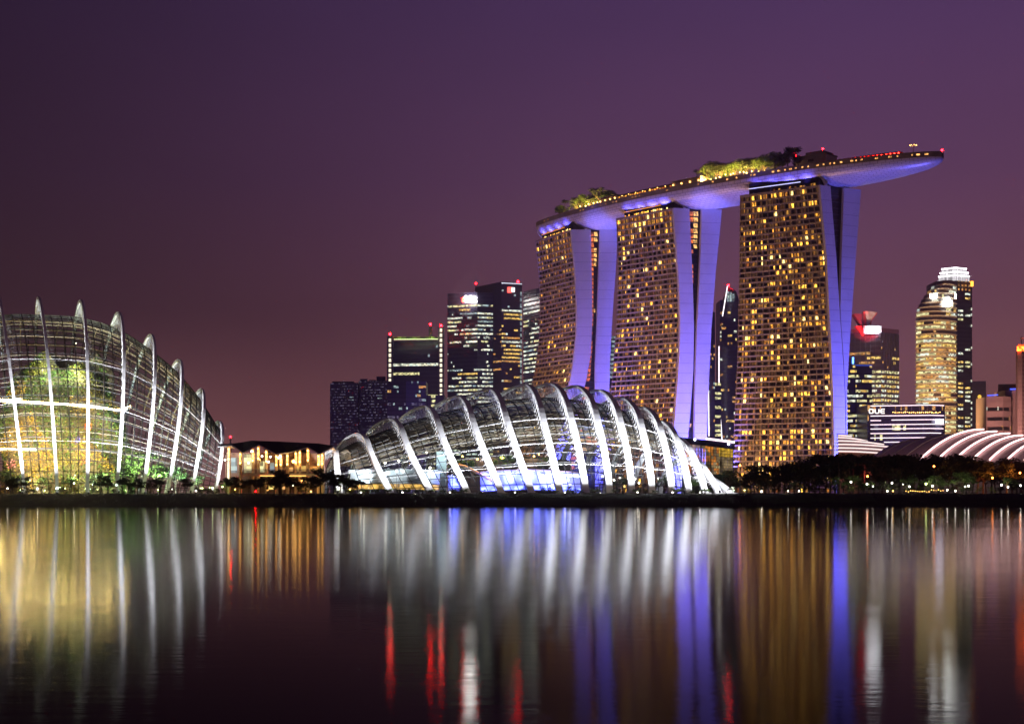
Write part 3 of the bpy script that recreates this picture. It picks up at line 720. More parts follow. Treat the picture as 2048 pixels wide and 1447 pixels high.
# the hull: blue searchlights added below for even light, and small fittings on each tower crown
hull_beams = [(deck_at(SL - 62), 150, 14, 2.6e6), (deck_at(SL - 22), 120, 12, 1.7e6), (deck_at(SL - 100), 120, 9, 1.0e6), (None, 0, 0, 0)]
def s_at(pt): return float(min(np.linspace(0, SL, 400), key=lambda s: np.linalg.norm((deck_at(s)[0] - pt)[:2])))
g12 = s_at((TW[0]['Lp'][-1] + TW[1]['Rp'][-1]) / 2 + V3(14, 12, 0)); g23 = s_at((TW[1]['Lp'][-1] + TW[2]['Rp'][-1]) / 2 + V3(12, 6, 0))
for i, (s_, reach, ang, pw, who) in enumerate(((SL - 88, 95, 20, 1.3e6, 'the root of the deck cantilever'), (SL - 55, 105, 19, 1.4e6, 'the middle of the deck cantilever'), (SL - 22, 110, 17, 1.25e6, 'the tip of the deck cantilever'), (g12 - 6, 110, 9.5, 1.25e6, 'the deck between the near and middle towers'), (g23 - 3, 110, 11.5, 1.3e6, 'the deck between the middle and far towers'), (8, 110, 10, .8e6, 'the rounded left end of the deck'))):
    p, tg, sd = deck_at(s_); q = p + sd * reach if i > 2 else p + sd * 62 + tg * 85; q[2] = 6
    flood(q, p + sd * 5 * prof(s_) + UP * (ZD - 7), pw * (4.4 if i <= 2 else 2.6), (.165, .155, 1.0), ang, 1.0, label='added blue searchlight aimed up at ' + who, group='added blue hull searchlights', lens=E_lensb, blend=.9, scale=2)
for k, T in enumerate(TW):
    who = ('right', 'middle', 'left')[k]
    for j, u in enumerate((.16, .38, .6, .82)):
        base = T['Lp'][-1] * (1 - u) + T['Rp'][-1] * u + T['ev'] * 1.0 - T['nrm'] * .2 + UP * 2.2
        sk = s_at(base); tgt = base + UP * 12 + T['nrm'] * 3.0
        flood(base, tgt, 22000, (.10, .09, 1.0), 130, .3, label='small blue fitting on the crown edge of the %s hotel tower, %s from its left' % (who, ORD[j]), group='blue crown fittings', lens=E_lensb, blend=1)
# ================================================================== the two glass conservatories
def crom(a, n):
    """Catmull-Rom resampling of a list of arrays, n steps to each span; also returns the fractional index"""
    a = [np.asarray(q, float) for q in a]; a = [2 * a[0] - a[1]] + a + [2 * a[-1] - a[-2]]; out = []; ix = []
    for i in range(1, len(a) - 2):
        for t in np.linspace(0, 1, n + 1)[:-1]:
            p0, p1, p2, p3 = a[i - 1:i + 3]
            out.append(.5 * ((2 * p1) + (-p0 + p2) * t + (2 * p0 - 5 * p1 + 4 * p2 - p3) * t * t + (-p0 + 3 * p1 - 3 * p2 + p3) * t ** 3)); ix.append(i - 1 + t)
    out.append(a[-2]); ix.append(len(a) - 3); return out, ix
GZ = 3.2
GL = ([0, .39, .69, .86, .94, .98, 1], [1, .63, .386, .277, .19, .1, 0])       # front leg: straight, then a tight crown
GR = ([0, .3, .546, .81, .92, .98, 1], [1, .9, .75, .56, .37, .18, 0])          # front leg: full and round
GB = ([0, .13, .5, .75, .9, .96, .99, 1], [-122, -118, -98, -76, -50, -30, -15, 0])
def arch_round(q, Yf, th, kH=1.0, kV=1.0):
    """elliptical leaning arch: foot column, apex column, apex row, lateral half span, half depth, depth offset"""
    fx, ax, ay, h, dh, dy = q; Fp = P(fx, HY, Yf + dy); Yc = Yf + dy + dh; C = P(fx - h, HY, Yc); A = P(ax, ay, Yc); Fp[2] = C[2] = GZ - .3
    pts = C + (Fp - C) * np.cos(th)[:, None] * kH + (A - C) * np.sin(th)[:, None] * kV
    return pts, C + (A - C) * .15, C, A, Fp
def arch_crown(q, Yf, th, kH=1.0, kV=1.0):
    """arch with its crown over mid span: foot column, apex column, apex row, roundness 0..1, half depth, depth offset"""
    fx, ax, ay, mix, dh, dy = q; Yc = Yf + dy + dh; A = P(ax, ay, Yc); C = V3(A[0], Yc, GZ - .3); u = Yc / F; H = HY - ay; z = np.sin(th); pts = []
    for t, zz in zip(th, z):
        if t <= math.pi / 2: off = (fx - ax) * ((1 - mix) * np.interp(zz, *GL) + mix * np.interp(zz, *GR))
        else: off = np.interp(zz, *GB) * H / 185.0
        Yd = -math.cos(t) * dh; pts.append(C + V3(off * (Yc + Yd) / F * kH, Yd * kH, (A[2] - C[2]) * zz * kV))
    pts = np.array(pts); k = np.array([.25, .5, .25])
    for _ in range(2): pts[1:-1] = .25 * pts[:-2] + .5 * pts[1:-1] + .25 * pts[2:]
    return pts, C + (A - C) * .3, C, A, pts[0]
def conservatory(name, label, ribs, Yf, kH, kV, nsub, nth, rib_w, rib_d, span, web0, pane_cap, lattice=False, af=arch_round):
    root = thing(name, label, 'conservatory', P((ribs[0][0] + ribs[-1][0]) / 2, HY, Yf)); root.location.z = GZ
    th = np.linspace(0, math.pi, 49)
    data = []
    for k, q in enumerate(ribs):
        pts, hub, C, A, Fp = af(q, Yf, th); up = [unit(p - hub) for p in pts]; data.append((Fp, C, A, pts))
        s = np.sin(th); wd = rib_w * (1.0 - .25 * s); dd = rib_d * (1.0 - .2 * s)
        rb = MB().strip(list(pts), list(wd), list(dd), up).build('rib', M_white, root)
        MB().box(pts[0] - UP * .3, rib_w * 1.6, rib_w * 1.6, 1.0).build('footing', M_conc, rb)
        # web of struts from the arch down to the glass shell
        sh = af(q, Yf, th, kH, kV)[0]; m = MB(); step = 1
        for i in range(web0, 34, step):
            if np.linalg.norm(pts[i] - sh[i]) > .5:
                m.beam(pts[i], sh[i], .13); m.beam(sh[i], pts[min(i + 1, 48)], .11)
                if lattice:
                    off = unit(np.cross(up[i], pts[i] - pts[i - 1])) * .9
                    m.beam(pts[i], sh[i] + off, .09); m.beam(pts[i], sh[i] - off, .09)
        if m.v: m.build('strut_web', M_white, rb)
    QS, ix = crom([np.array(q, float) for q in ribs], nsub)
    tt = np.linspace(0, math.pi, nth); G = [af(q, Yf, tt, kH, kV)[0] for q in QS]
    lo, hi = span
    rows = [i for i, q in enumerate(ix) if lo <= q <= hi]; G = [G[i] for i in rows]
    # panes: each a thin bevelled-in sheet between the mullions
    it = []
    for i in range(len(G) - 1):
        for j in range(nth - 1):
            q = [G[i][j], G[i + 1][j], G[i + 1][j + 1], G[i][j + 1]]; c = sum(q) / 4
            if max(np.linalg.norm(q[0] - q[2]), np.linalg.norm(q[1] - q[3])) < .3: continue
            q = [c + (p - c) * .985 for p in q]; it.append((MB().quad(*q), M_glass))
    nfront = [x for x in it if np.mean([v[1] for v in x[0].v]) < 1e9]
    pieces(root, 'pane', nfront, pane_cap, 5, rest='panes')
    # mullions
    it = []
    for i in range(len(G)): it.append((MB().strip(list(G[i]), .2, .3, [UP * .3 + V3(0, -1, 0)] * nth), M_mull))
    pieces(root, 'arch_mullion', it, 90, 4)
    it = []
    for j in range(1, nth - 1):
        it.append((MB().strip([g[j] for g in G], .13, .2, V3(0, -.4, 1)), M_mull))
    pieces(root, 'cross_mullion', it, 90, 4)
    if not lattice:                               # pale steel purlins inside the glass
        it = []; th2 = np.linspace(.25, 2.9, 26); G3 = [af(QS[i], Yf, th2, kH * .965, kV * .965)[0] for i in rows]
        for j in range(26): it.append((MB().strip([g[j] for g in G3], .14, .2, V3(0, -.4, 1)), M_lat))
        for i in range(2, len(G3), 4): it.append((MB().strip(list(G3[i]), .2, .3, [UP * .3 + V3(0, -1, 0)] * 26), M_lat))
        pieces(root, 'purlin', it, 60, 4)
    if lattice:                                   # the pale steel gridshell under the glass of the roof
        m = MB(); G2 = []
        for i in rows: G2.append(af(QS[i], Yf, np.linspace(.62, 2.6, 40), kH * .955, kV * .955)[0])
        for i in range(len(G2) - 1):
            for j in range(39):
                a, b = (G2[i][j], G2[i + 1][j + 1]) if (i + j) % 2 else (G2[i + 1][j], G2[i][j + 1])
                m.beam(a, b, .17, .3); m.beam(G2[i][j], G2[i + 1][j], .12, .3)
        m.build('roof_lattice', M_lat, root, kind='stuff')
    # tension cables from arch to arch
    it = []
    for q in (.30, .52, .75):
        cps = [d[3][int(q / math.pi * 48)] for d in data]
        for a, b in zip(cps[:-1], cps[1:]): it.append((MB().beam(a, b, .06), M_white))
    pieces(root, 'cable', it, 120, 4)
    return root, data

# -- the tall conservatory on the left
cloud_ribs = [(-50, -105, 628, 6, 31, 2), (0, -20, 603, 8, 33, 1), (50, -2, 598, 9, 34, 0), (115, 76, 597, 18, 34, 0), (174, 160, 603, 24, 33, 0), (232, 235, 627, 32, 30, 0), (285, 300, 671, 32, 26, 0), (334, 356, 721, 30, 22, 1), (381, 401, 780, 26, 18, 2), (429, 437, 844, 24, 13, 4)]
cloud_ribs.pop(1)
cloud, cdat = conservatory('glass_conservatory', 'tall glass dome with thin white ribs and a lit plant mountain inside', cloud_ribs, 480, .90, .915, 4, 52, .95, 1.3, (0, 8), 2, 300)
# -- the long low conservatory in the middle
flower_ribs = [(684, 671, 899, 0, 5, 8), (791, 719, 867, 0, 12, 3), (873, 783, 838, 0, 18, 1), (945, 851, 812, 0, 23, 0), (1011, 916, 793, 0, 27, 0), (1068, 978, 778, 0.1, 30, 0), (1119, 1050, 769, 0.4, 32, 0), (1168, 1098, 767, 0.7, 32, 0), (1212, 1149, 772, 0.9, 31, 0), (1254, 1195, 780, 1, 29, 0), (1292, 1243, 796, 1, 27, 0), (1331, 1283, 814, 1, 24, 0), (1366, 1317, 841, 0.9, 20, 0), (1400, 1344, 873, 0.8, 16, 1), (1430, 1372, 915, 0.6, 12, 2), (1456, 1402, 952, 0.5, 9, 3)]
flower, fdat = conservatory('glass_conservatory', 'long low glass dome with broad floodlit white arches', flower_ribs, 484, .90, .875, 4, 30, 2.05, .85, (.35, 12.4), 4, 300, lattice=True, af=arch_crown)

def uplights(dat, group, label, power, dist, col=(.93, .95, 1)):
    for k, (Fp, C, A, _) in enumerate(dat):
        base = Fp + V3((A - C)[0] * .06 + (Fp - C)[0] * .3, -dist, 0); base[2] = bank_z(base[0], base[1]) + .75
        tgt = C + (Fp - C) * .6 + (A - C) * .78
        pw = power * (np.linalg.norm(A - C) / 34.0) ** 2 + power * .10
        o = flood(base, tgt, pw, col, 78, .25, group=group, blend=.8)
        ordered(o, label)
uplights(cdat, 'floodlights of the tall dome', 'floodlight on the bank aimed up a rib of the tall dome', 8.5e4, 13)
uplights(fdat, 'floodlights of the low dome', 'floodlight on the bank aimed up an arch of the low dome', 1.35e5, 13)

# ---- inside the tall dome: a planted mountain with two glowing walkways
M_rock = pbr('mountain_rock', (.10, .08, .05), .9, .4, .3, bump=.6, bscale=1.2)
M_cover = [pbr('cover_green', (.09, .17, .03), .6, .3, .3, island=.6, trans=.2, col2=(.03, .07, .015)), pbr('cover_olive', (.2, .17, .03), .6, .3, .3, island=.6, trans=.2, col2=(.10, .12, .02)),
           pbr('cover_gold', (.4, .25, .03), .6, .3, .3, island=.5, trans=.2, col2=(.25, .2, .03)), pbr('flower_blue', (.08, .06, .6), .5, .2, 1, island=.3), pbr('flower_orange', (.7, .16, .02), .5, .2, 1, island=.3), pbr('flower_pink', (.6, .2, .3), .5, .2, 1, island=.3)]
mc = P(132, HY, 510); mc[2] = GZ
mount = thing('planted_mountain', 'steep mountain covered in plants inside the tall glass dome', 'planted mountain', mc)
def mrad(a, t):
    n = 1.3 * math.sin(3 * a + 1 + 5 * t) + 1.0 * math.sin(5 * a - 2 + 9 * t) + .7 * math.sin(9 * a + 13 * t)
    return (20.5 * (1 - .38 * t ** 1.3 - .22 * max(0, t - .86) / .14)) + n * (1.3 - .5 * t)
MH = 42.0
def msurf(a, t): return mc + V3(math.cos(a) * mrad(a, t), math.sin(a) * mrad(a, t) * .62, MH * t + (2.2 * math.sin(2 * a + .6) + 1.6 * math.sin(5 * a)) * t)
g = [[msurf(a, t) for a in np.linspace(0, 2 * math.pi, 49)] for t in np.linspace(0, 1, 20)]
m = MB().grid(g); m.poly(g[-1][:-1]); m.build('rock', M_rock, mount, smooth=True)
covers = [MB() for _ in M_cover]; r = random.Random(5)
patches = [(r.uniform(-math.pi, 0), r.uniform(.1, .95), r.choice([0, 0, 0, 0, 1, 1, 2])) for _ in range(46)] + [(-1.25, .42, 3), (-1.0, .5, 4), (-.95, .33, 2), (-1.1, .25, 4), (-1.75, .48, 3), (-1.85, .4, 2), (-.75, .3, 4), (-2.2, .2, 5), (-1.4, .18, 5)]
for i in range(24000):
    a = r.uniform(-math.pi * 1.02, .06); t = r.random()
    best = min(patches, key=lambda q: (q[0] - a) ** 2 * 1.0 + ((q[1] - t) * 2.2) ** 2 + (0.05 if q[2] > 2 else 0)); dd = (best[0] - a) ** 2 + ((best[1] - t) * 2.2) ** 2
    k = best[2] if not (best[2] > 2 and dd > .006) else 1
    if r.random() < .16: k = r.choice((0, 0, 1))
    c = msurf(a, t) + unit(V3(math.cos(a), math.sin(a), .3)) * r.uniform(0, 1.3); s = r.uniform(.28, .85)
    u = unit((r.gauss(0, 1), r.gauss(0, 1), r.gauss(0, 1))); v = unit(np.cross(u, (r.gauss(0, 1), r.gauss(0, 1), r.gauss(0, 1))))
    covers[k].add([c - u * s * .5, c + v * s * .3, c + u * s * .5, c - v * s * .3], [(0, 1, 2, 3)])
for k, nm in enumerate(('green_foliage', 'olive_foliage', 'golden_foliage', 'blue_flowers', 'orange_flowers', 'pink_flowers')):
    covers[k].build(nm, M_cover[k], mount, kind='stuff')
E_walk = emit('walkway_light', (1, .66, .22), 90, sample=True)
def walkway(label, pts_px, w=1.6):
    pts = [P(*q) for q in pts_px]; pts, _ = crom(pts, 6); root = thing('lit_walkway', label, 'walkway', pts[len(pts) // 2])
    MB().strip(pts, w, .22).build('deck', M_conc, root)
    MB().strip([p + V3(0, -w * .52, -.05) for p in pts], .2, .34).build('light_strip', E_walk, root)
    MB().strip([p + V3(0, -w * .45, 1.0) for p in pts], .06, .06).build('handrail', M_steel, root)
    MB().strip([p + V3(0, w * .4, -.3) for p in pts], .25, .5).build('girder', M_white, root)
walkway('upper glowing walkway curving in front of the planted mountain', [(-90, 797, 507), (-30, 799, 497), (40, 802, 494), (110, 806, 494), (180, 812, 495), (238, 818, 499), (262, 812, 506)])
walkway('short upper walkway stub glowing at the left edge', [(-80, 794, 499), (-20, 797, 491), (20, 799, 491), (43, 797, 494)])
walkway('lower glowing walkway at the left inside the tall dome', [(-80, 893, 500), (-20, 896, 489), (30, 897, 489), (72, 897, 491)])
def inner_lamp(p, power, col, label, group, globe, r_=.3, post=True):
    p = np.asarray(p, float); root = thing('garden_lamp', label, 'lamp', (p[0], p[1], GZ), group)
    if post: MB().tube([(p[0], p[1], GZ - .1), tuple(p)], [.07, .05], 5).build('post', M_dark, root)
    MB().ball(p, r_).build('globe', globe, root)
    if power: point(root, p + V3(0, r_ + .05, .05), power, col, .4)
    ordered(root, label); return root
E_ins = emit('dome_lamp_globe', (1, .86, .55), 5)
for px, py, Y, pw, col in ((20, 870, 489, 6500, (1, .7, .3)), (60, 960, 487, 3600, (1, .85, .5)), (110, 900, 488, 6500, (1, .66, .2)), (150, 950, 487, 4200, (.9, 1, .6)), (195, 890, 489, 4600, (1, .66, .22)),
                            (215, 955, 488, 3600, (.85, 1, .6)), (150, 745, 497, 3400, (.95, 1, .55)), (85, 740, 496, 2600, (.9, 1, .6)), (275, 930, 490, 4200, (.9, 1, .6)), (315, 955, 491, 3600, (.75, 1, .6)), (355, 960, 493, 2600, (.7, .95, .9)), (392, 966, 495, 1600, (.7, .95, .9)), (270, 842, 497, 1500, (1, .9, .6)), (152, 686, 502, 900, (1, .95, .8))):
    inner_lamp(P(px, py, Y), pw * 5.5, col, 'slim garden lamp among the plants inside the tall dome', 'lamps inside the tall dome', E_ins, .2)
for px, py, Y, s, k in ((40, 975, 492, 1.2, 'lit0'), (85, 975, 491, 1.0, 'lit1'), (140, 975, 490, 1.1, 'lit0'), (200, 975, 491, 1.3, 'lit1'), (255, 975, 495, 2.1, 'lit0'), (288, 975, 498, 2.6, 'lit1'), (318, 975, 497, 1.9, 'lit0'), (352, 975, 499, 1.7, 'lit1'), (395, 975, 500, 1.1, 'lit1'), (10, 975, 493, 1.4, 'lit1')):
    q = P(px, py, Y); q[2] = GZ; plant(k, q, s, 'indoor_tree', 'green-lit tree under the glass of the tall dome', 'tree', 'trees inside the tall dome')

# ---- inside the low dome: blue-lit terrace, pale canopy, garden beds, trees
M_blueface = pbr('blue_terrace_wall', (.5, .5, .62), .5, .15, .3)
E_bstrip = emit('terrace_blue_light', (.12, .15, 1), 9, noise=.35, sample=True)
E_bwhite = emit('terrace_white_light', (.4, .48, 1), 9, noise=.5)
E_warmbay = emit('warm_shop_bay', (1, .55, .12), 1.1, noise=.5)
def curve_wall(name, label, cat, pts, h, mat, th=.8):
    pts, _ = crom([P(*q) for q in pts], 8); root = thing(name, label, cat, pts[len(pts) // 2]); root.location.z = GZ
    MB().strip([V3(p[0], p[1], p[2] - h / 2) for p in pts], th, h).build('wall', mat, root)
    return root, pts
tr, pts = curve_wall('blue_terrace', 'curved terrace wall glowing blue inside the low dome', 'terrace', [(962, 944, 503), (1010, 941, 499), (1060, 940, 498), (1110, 942, 499), (1160, 946, 504)], 6.2, M_blueface)
MB().strip([p + V3(0, -.3, .15) for p in pts], 1.4, .3).build('coping', pbr('coping_orange', (.5, .3, .15), .7), tr)
MB().strip([p + V3(0, -.55, -.9) for p in pts], .25, .7).build('light_strip', E_bwhite, tr)
MB().strip([p + V3(0, -.6, -5.4) for p in pts], .25, 1.1).build('base_light', E_bstrip, tr)
for p in pts[3::6]: point(tr, p + V3(0, -2.5, -2.2), 9000, (.1, .12, 1), .6)
tb, pts = curve_wall('blue_booth', 'small booth glowing blue at the foot of an arch in the low dome', 'booth', [(897, 950, 499), (908, 950, 498), (922, 950, 499)], 5.0, M_blueface)
MB().strip([p + V3(0, -.5, -2.2) for p in pts], .2, 3.0).build('light_panel', E_bstrip, tb)
point(tb, pts[len(pts) // 2] + V3(0, -2.0, -1.5), 3000, (.1, .12, 1), .5)
pc, pts = curve_wall('pale_canopy', 'rounded pale blue canopy inside the left of the low dome', 'canopy', [(702, 944, 500), (760, 943, 496), (820, 943, 496), (878, 945, 500)], 3.6, pbr('canopy_shell', (.42, .48, .52), .35, .1, .3))
MB().strip([p + V3(0, .6, .4) for p in pts], 3.2, .8).build('rolled_edge', pbr('canopy_edge', (.5, .56, .6), .3), pc)
MB().strip([p + V3(0, .3, -4.6) for p in pts], .3, 1.6).build('warm_shop_front', E_warmbay, pc)
for p in pts[2::5]: MB().tube([p + V3(0, .4, -3.5), V3(p[0], p[1] + .4, GZ)], .18).build('column', M_steel, pc)
for k, (px, py) in enumerate(((728, 951), (773, 946), (793, 942), (806, 942), (862, 944), (860, 935), (853, 905), (770, 925), (798, 921), (905, 908))):
    p = P(px, py, 494.5); inner_lamp(p, (2200, 1500, 1500, 0, 1800, 0, 2200, 1200, 0, 1500)[k], (.85, .92, 1), 'bright white lamp inside the left half of the low dome', 'lamps inside the low dome', E_lamp, .34)
ramp = thing('garden_ramp', 'orange-edged ramp descending inside the low dome', 'ramp', P(950, 975, 500))
MB().strip([P(900, 927, 506), P(930, 932, 505), P(960, 947, 503), P(990, 965, 501), P(1005, 972, 500)], 1.6, .5).build('deck', pbr('ramp_deck', (.3, .16, .08), .7), ramp)
MB().strip([P(900, 925, 505), P(930, 930, 504), P(960, 945, 502), P(990, 963, 500)], .1, .16).build('edge_light', emit('ramp_light', (1, .4, .08), 2.0), ramp)
tw, pts = curve_wall('upper_terrace', 'dark upper terrace wall behind the blue terrace in the low dome', 'terrace', [(900, 918, 515), (980, 914, 511), (1060, 916, 510), (1140, 922, 513)], 11, pbr('terrace_dark', (.09, .06, .06), .8, .3, .3))
scr = thing('glass_core', 'pale green glazed wall panel between the arches of the low dome', 'glazed wall', P(885, 950, 503))
MB().hexa([P(873, 985, 503), P(893, 985, 503), P(893, 985, 506), P(873, 985, 506), P(873, 902, 503), P(893, 902, 503), P(893, 902, 506), P(873, 902, 506)]).build('panel', pbr('frosted_glass', (.3, .4, .36), .3, .15, .4), scr)
for i, px in enumerate([715, 735, 752, 778, 800, 826, 845, 912, 930, 940, 958, 975, 990, 1004, 1022, 1040, 1052, 1075, 1095, 1112]):
    Y = 512 + rnd.uniform(-4, 6); q = P(px, 915 if px > 890 else 940, Y); q[2] = 8.2 if px > 890 else GZ
    plant(rnd.choice(['lit0', 'lit1']), q, rnd.uniform(1.0, 1.45) if px > 890 else rnd.uniform(1.1, 1.7), 'indoor_tree', 'lit garden tree inside the low dome', 'tree', 'trees inside the low dome')
for i, (px, py, Y, pw) in enumerate(((925, 912, 506, 1700), (968, 916, 505, 1900), (955, 918, 506, 0), (1005, 915, 505, 1900), (1068, 912, 505, 1900), (1078, 908, 505, 0), (1100, 880, 508, 900), (745, 925, 503, 1500), (820, 915, 503, 1500))):
    inner_lamp(P(px, py, Y), pw, (1, .75, .32), 'warm lamp among the trees inside the low dome', 'warm lamps inside the low dome', E_lampw, .3)
for i, (px, py, pw) in enumerate(((1105, 968, 700), (1136, 960, 900), (1140, 968, 0), (1172, 957, 800), (1205, 952, 500), (1228, 960, 900), (1240, 955, 0), (1270, 957, 900), (1278, 965, 0), (1300, 962, 500), (1316, 957, 0), (1345, 966, 400), (1376, 963, 500))):
    inner_lamp(P(px, py, 494), pw, (.92, .94, 1), 'small white lamp in the right half of the low dome', 'lamps in the right half of the low dome', E_lamp, .28)
for i, (px, py, w_, hh, mt) in enumerate(((1150, 859, 60, 9, (.1, .2, 1)), (1160, 873, 40, 8, (.05, .25, .9)), (1172, 888, 22, 18, (1, .25, .05)))):
    a = P(px, py, 511); b = P(px + w_, py, 511); c = thing('screen_panel', ('upper blue lit screen hanging at the back of the low dome', 'lower blue lit screen hanging at the back of the low dome', 'orange lit screen hanging at the back of the low dome')[i], 'screen', a)
    hz = UP * hh * .16; MB().hexa([a, b, b + V3(0, .3, 0), a + V3(0, .3, 0), a + hz, b + hz, b + hz + V3(0, .3, 0), a + hz + V3(0, .3, 0)]).build('panel', emit('screen_glow_%d' % i, mt, .5, cell=(1.6, 4, .7), lo=.0, hi=1.8), c)
    for q in (a, b): MB().beam(q + hz, q + hz + UP * 3, .08).build('hanger', M_steel, c)
for i, px in enumerate(list(np.linspace(1085, 1390, 20))):
    q = P(px + rnd.uniform(-5, 5), HY, 491 + rnd.uniform(-1.5, 4)); q[2] = GZ
    plant(rnd.choice(['litbush0', 'litbush1', 'lit0']), q, rnd.uniform(.7, 1.1), 'garden_shrub', 'bright shrub at the foot of the glass in the low dome', 'shrub', 'shrubs inside the low dome')
for i, px in enumerate([700, 728, 752, 776, 812, 838, 862, 886, 905, 928, 966, 985, 1040, 1090, 1110, 1140, 1158, 1190, 1232, 1272, 1310, 1352, 1384, 1410]):
    q = P(px, HY, 478 + rnd.uniform(-1.5, 2)); q[2] = 3.2
    plant('cycad%d' % (i % 2), q, rnd.uniform(.8, 1.3), 'cycad', 'small spiky cycad before the arches of the low dome', 'plant', 'cycads along the low dome')
for i, px in enumerate([722, 805, 900, 965, 1030, 1130, 1200, 1275, 1345, 1400]):
    q = P(px, HY, 474); q[2] = 3.55; root = thing('ground_spotlight', 'x', 'spotlight', q, 'ground spotlights before the low dome')
    MB().lathe(q - UP * .4, [(.16, 0), (.2, .3), (.22, .34)], 8).build('housing', M_dark, root); MB().ball(q + UP * .08, .2).build('lens', E_lamp, root)
    point(root, q + V3(0, .2, .55), 240, (1, .85, .5), .2); ordered(root, 'small ground spotlight among the cycads before the low dome')
# ================================================================== the skyline behind
OFW = emit('office_white', (.78, .95, .85), 1.15, (1, .92, .62), cell=(1.7, 60, 1.3), lo=.1, hi=1.5)
OFC = emit('office_cool', (.6, .85, 1), .55, (.8, 1, .85), cell=(1.7, 60, 1.3), lo=.05, hi=1.3)
OFY = emit('office_yellow', (1, .72, .2), 1.1, (1, .55, .1), cell=(1.7, 60, 1.4), lo=.15, hi=1.5)
OFG = emit('office_greenish', (.95, .95, .45), 1.0, (1, .85, .4), cell=(1.7, 60, 1.3), lo=.1, hi=1.5)
OFO = emit('office_amber', (1, .38, .06), .8, (1, .6, .2), cell=(1.7, 60, 1.4), lo=.1, hi=1.4)
OFD = emit('office_faint', (.5, .45, .9), .2, (.7, .6, .8), cell=(1.7, 60, 1.3), lo=.0, hi=1.6)
STRIPW = emit('white_light_line', (1, .9, .95), 2.6)
STRIPP = emit('pink_light_line', (1, .78, .84), 2.4)
M_tw = [pbr('tower_glass_navy', (.035, .03, .06), .25, .2, .05, spec=.6), pbr('tower_glass_plum', (.05, .035, .06), .3, .2, .05, spec=.6), pbr('tower_concrete_mauve', (.15, .11, .13), .8, .2, .05), pbr('tower_stone_pink', (.34, .22, .2), .8, .15, .05), pbr('far_block_plum', (.10, .075, .13), .8, .1, .05)]
M_band = [pbr('band_dark', (.03, .026, .045), .5, .2, .05), pbr('band_plum', (.08, .06, .085), .6, .2, .05), pbr('band_stone', (.36, .24, .22), .8, .15, .05), pbr('band_pale', (.5, .46, .45), .7, .15, .05)]
def XY(px, Y): return V3((px - CX) / F * Y, Y, 0)
def zof(py, Y): return CH + (HY - py) / F * Y
def runs(r, n, p, mats, mean=4):
    """lit stretches along one floor"""
    c = 0; out = []
    while c < n:
        L_ = max(1, int(r.expovariate(1 / mean) + .5))
        if r.random() < p: out.append((c, min(n, c + L_), r.choice(mats)))
        c += L_
    return out
def office(label, corners, py_top, body, band, nfl, ncol, fn, seed, name='office_tower', cat='skyscraper', z0=3.0, depth=34, bandh=.3, mull=0, cap=140, group='office towers of the skyline', pts=None):
    """corners: (column, distance) of the visible corners from left to right; fn(r, face, floor) -> [(c0, c1, material)]"""
    r = random.Random(seed); C = [XY(*c) for c in corners]; zt = zof(py_top, corners[0][1])
    root = thing(name, label, cat, (C[0] + C[-1]) / 2 + UP * z0, group)
    back = [C[-1] + V3(0, depth, 0), C[0] + V3(0, depth, 0)]
    MB().prism(C + back, z0, zt).build('body', body, root)
    fh = (zt - z0) / nfl; bands, lits = [], []
    for f in range(len(C) - 1):
        A, B = C[f], C[f + 1]; d = unit(B - A); nr = V3(d[1], -d[0], 0); nr = nr if nr[1] < 0 else -nr; ln = np.linalg.norm(B - A); nc = max(2, int(ncol * ln / sum(np.linalg.norm(C[i + 1] - C[i]) for i in range(len(C) - 1))))
        for i in range(nfl):
            z = z0 + i * fh
            if band is not None:
                bands.append((MB().hexa([A + nr * .4 + UP * z, B + nr * .4 + UP * z, B + UP * z, A + UP * z, A + nr * .4 + UP * (z + fh * bandh), B + nr * .4 + UP * (z + fh * bandh), B + UP * (z + fh * bandh), A + UP * (z + fh * bandh)]), band))
            for c0, c1, mt in fn(r, f, i / nfl, nc):
                a = A + (B - A) * ((c0 + .06) / nc) + nr * .15; b = A + (B - A) * ((c1 - .06) / nc) + nr * .15
                lits.append((MB().quad(a + UP * (z + fh * (bandh + .08)), b + UP * (z + fh * (bandh + .08)), b + UP * (z + fh * .95), a + UP * (z + fh * .95)), mt))
        for k in range(1, mull):
            a = A + (B - A) * (k / mull) + nr * .5
            bands.append((MB().beam(a + UP * z0, a + UP * (zt + .5), .5, .5, V3(0, 1, 0)), band or body))
    pieces(root, 'floor_band', bands, 70, 3)
    pieces(root, 'lit_window', lits, cap, 2.5)
    return root, C, zt
def beacon(root, p, r_=1.8, mast=6, name='beacon'):
    MB().tube([p - UP * 2, p + UP * mast], [.7, .35], 5).build('beacon_mast', M_dark, root); MB().ball(p + UP * (mast + r_ * .5), r_).build(name, E_red, root)
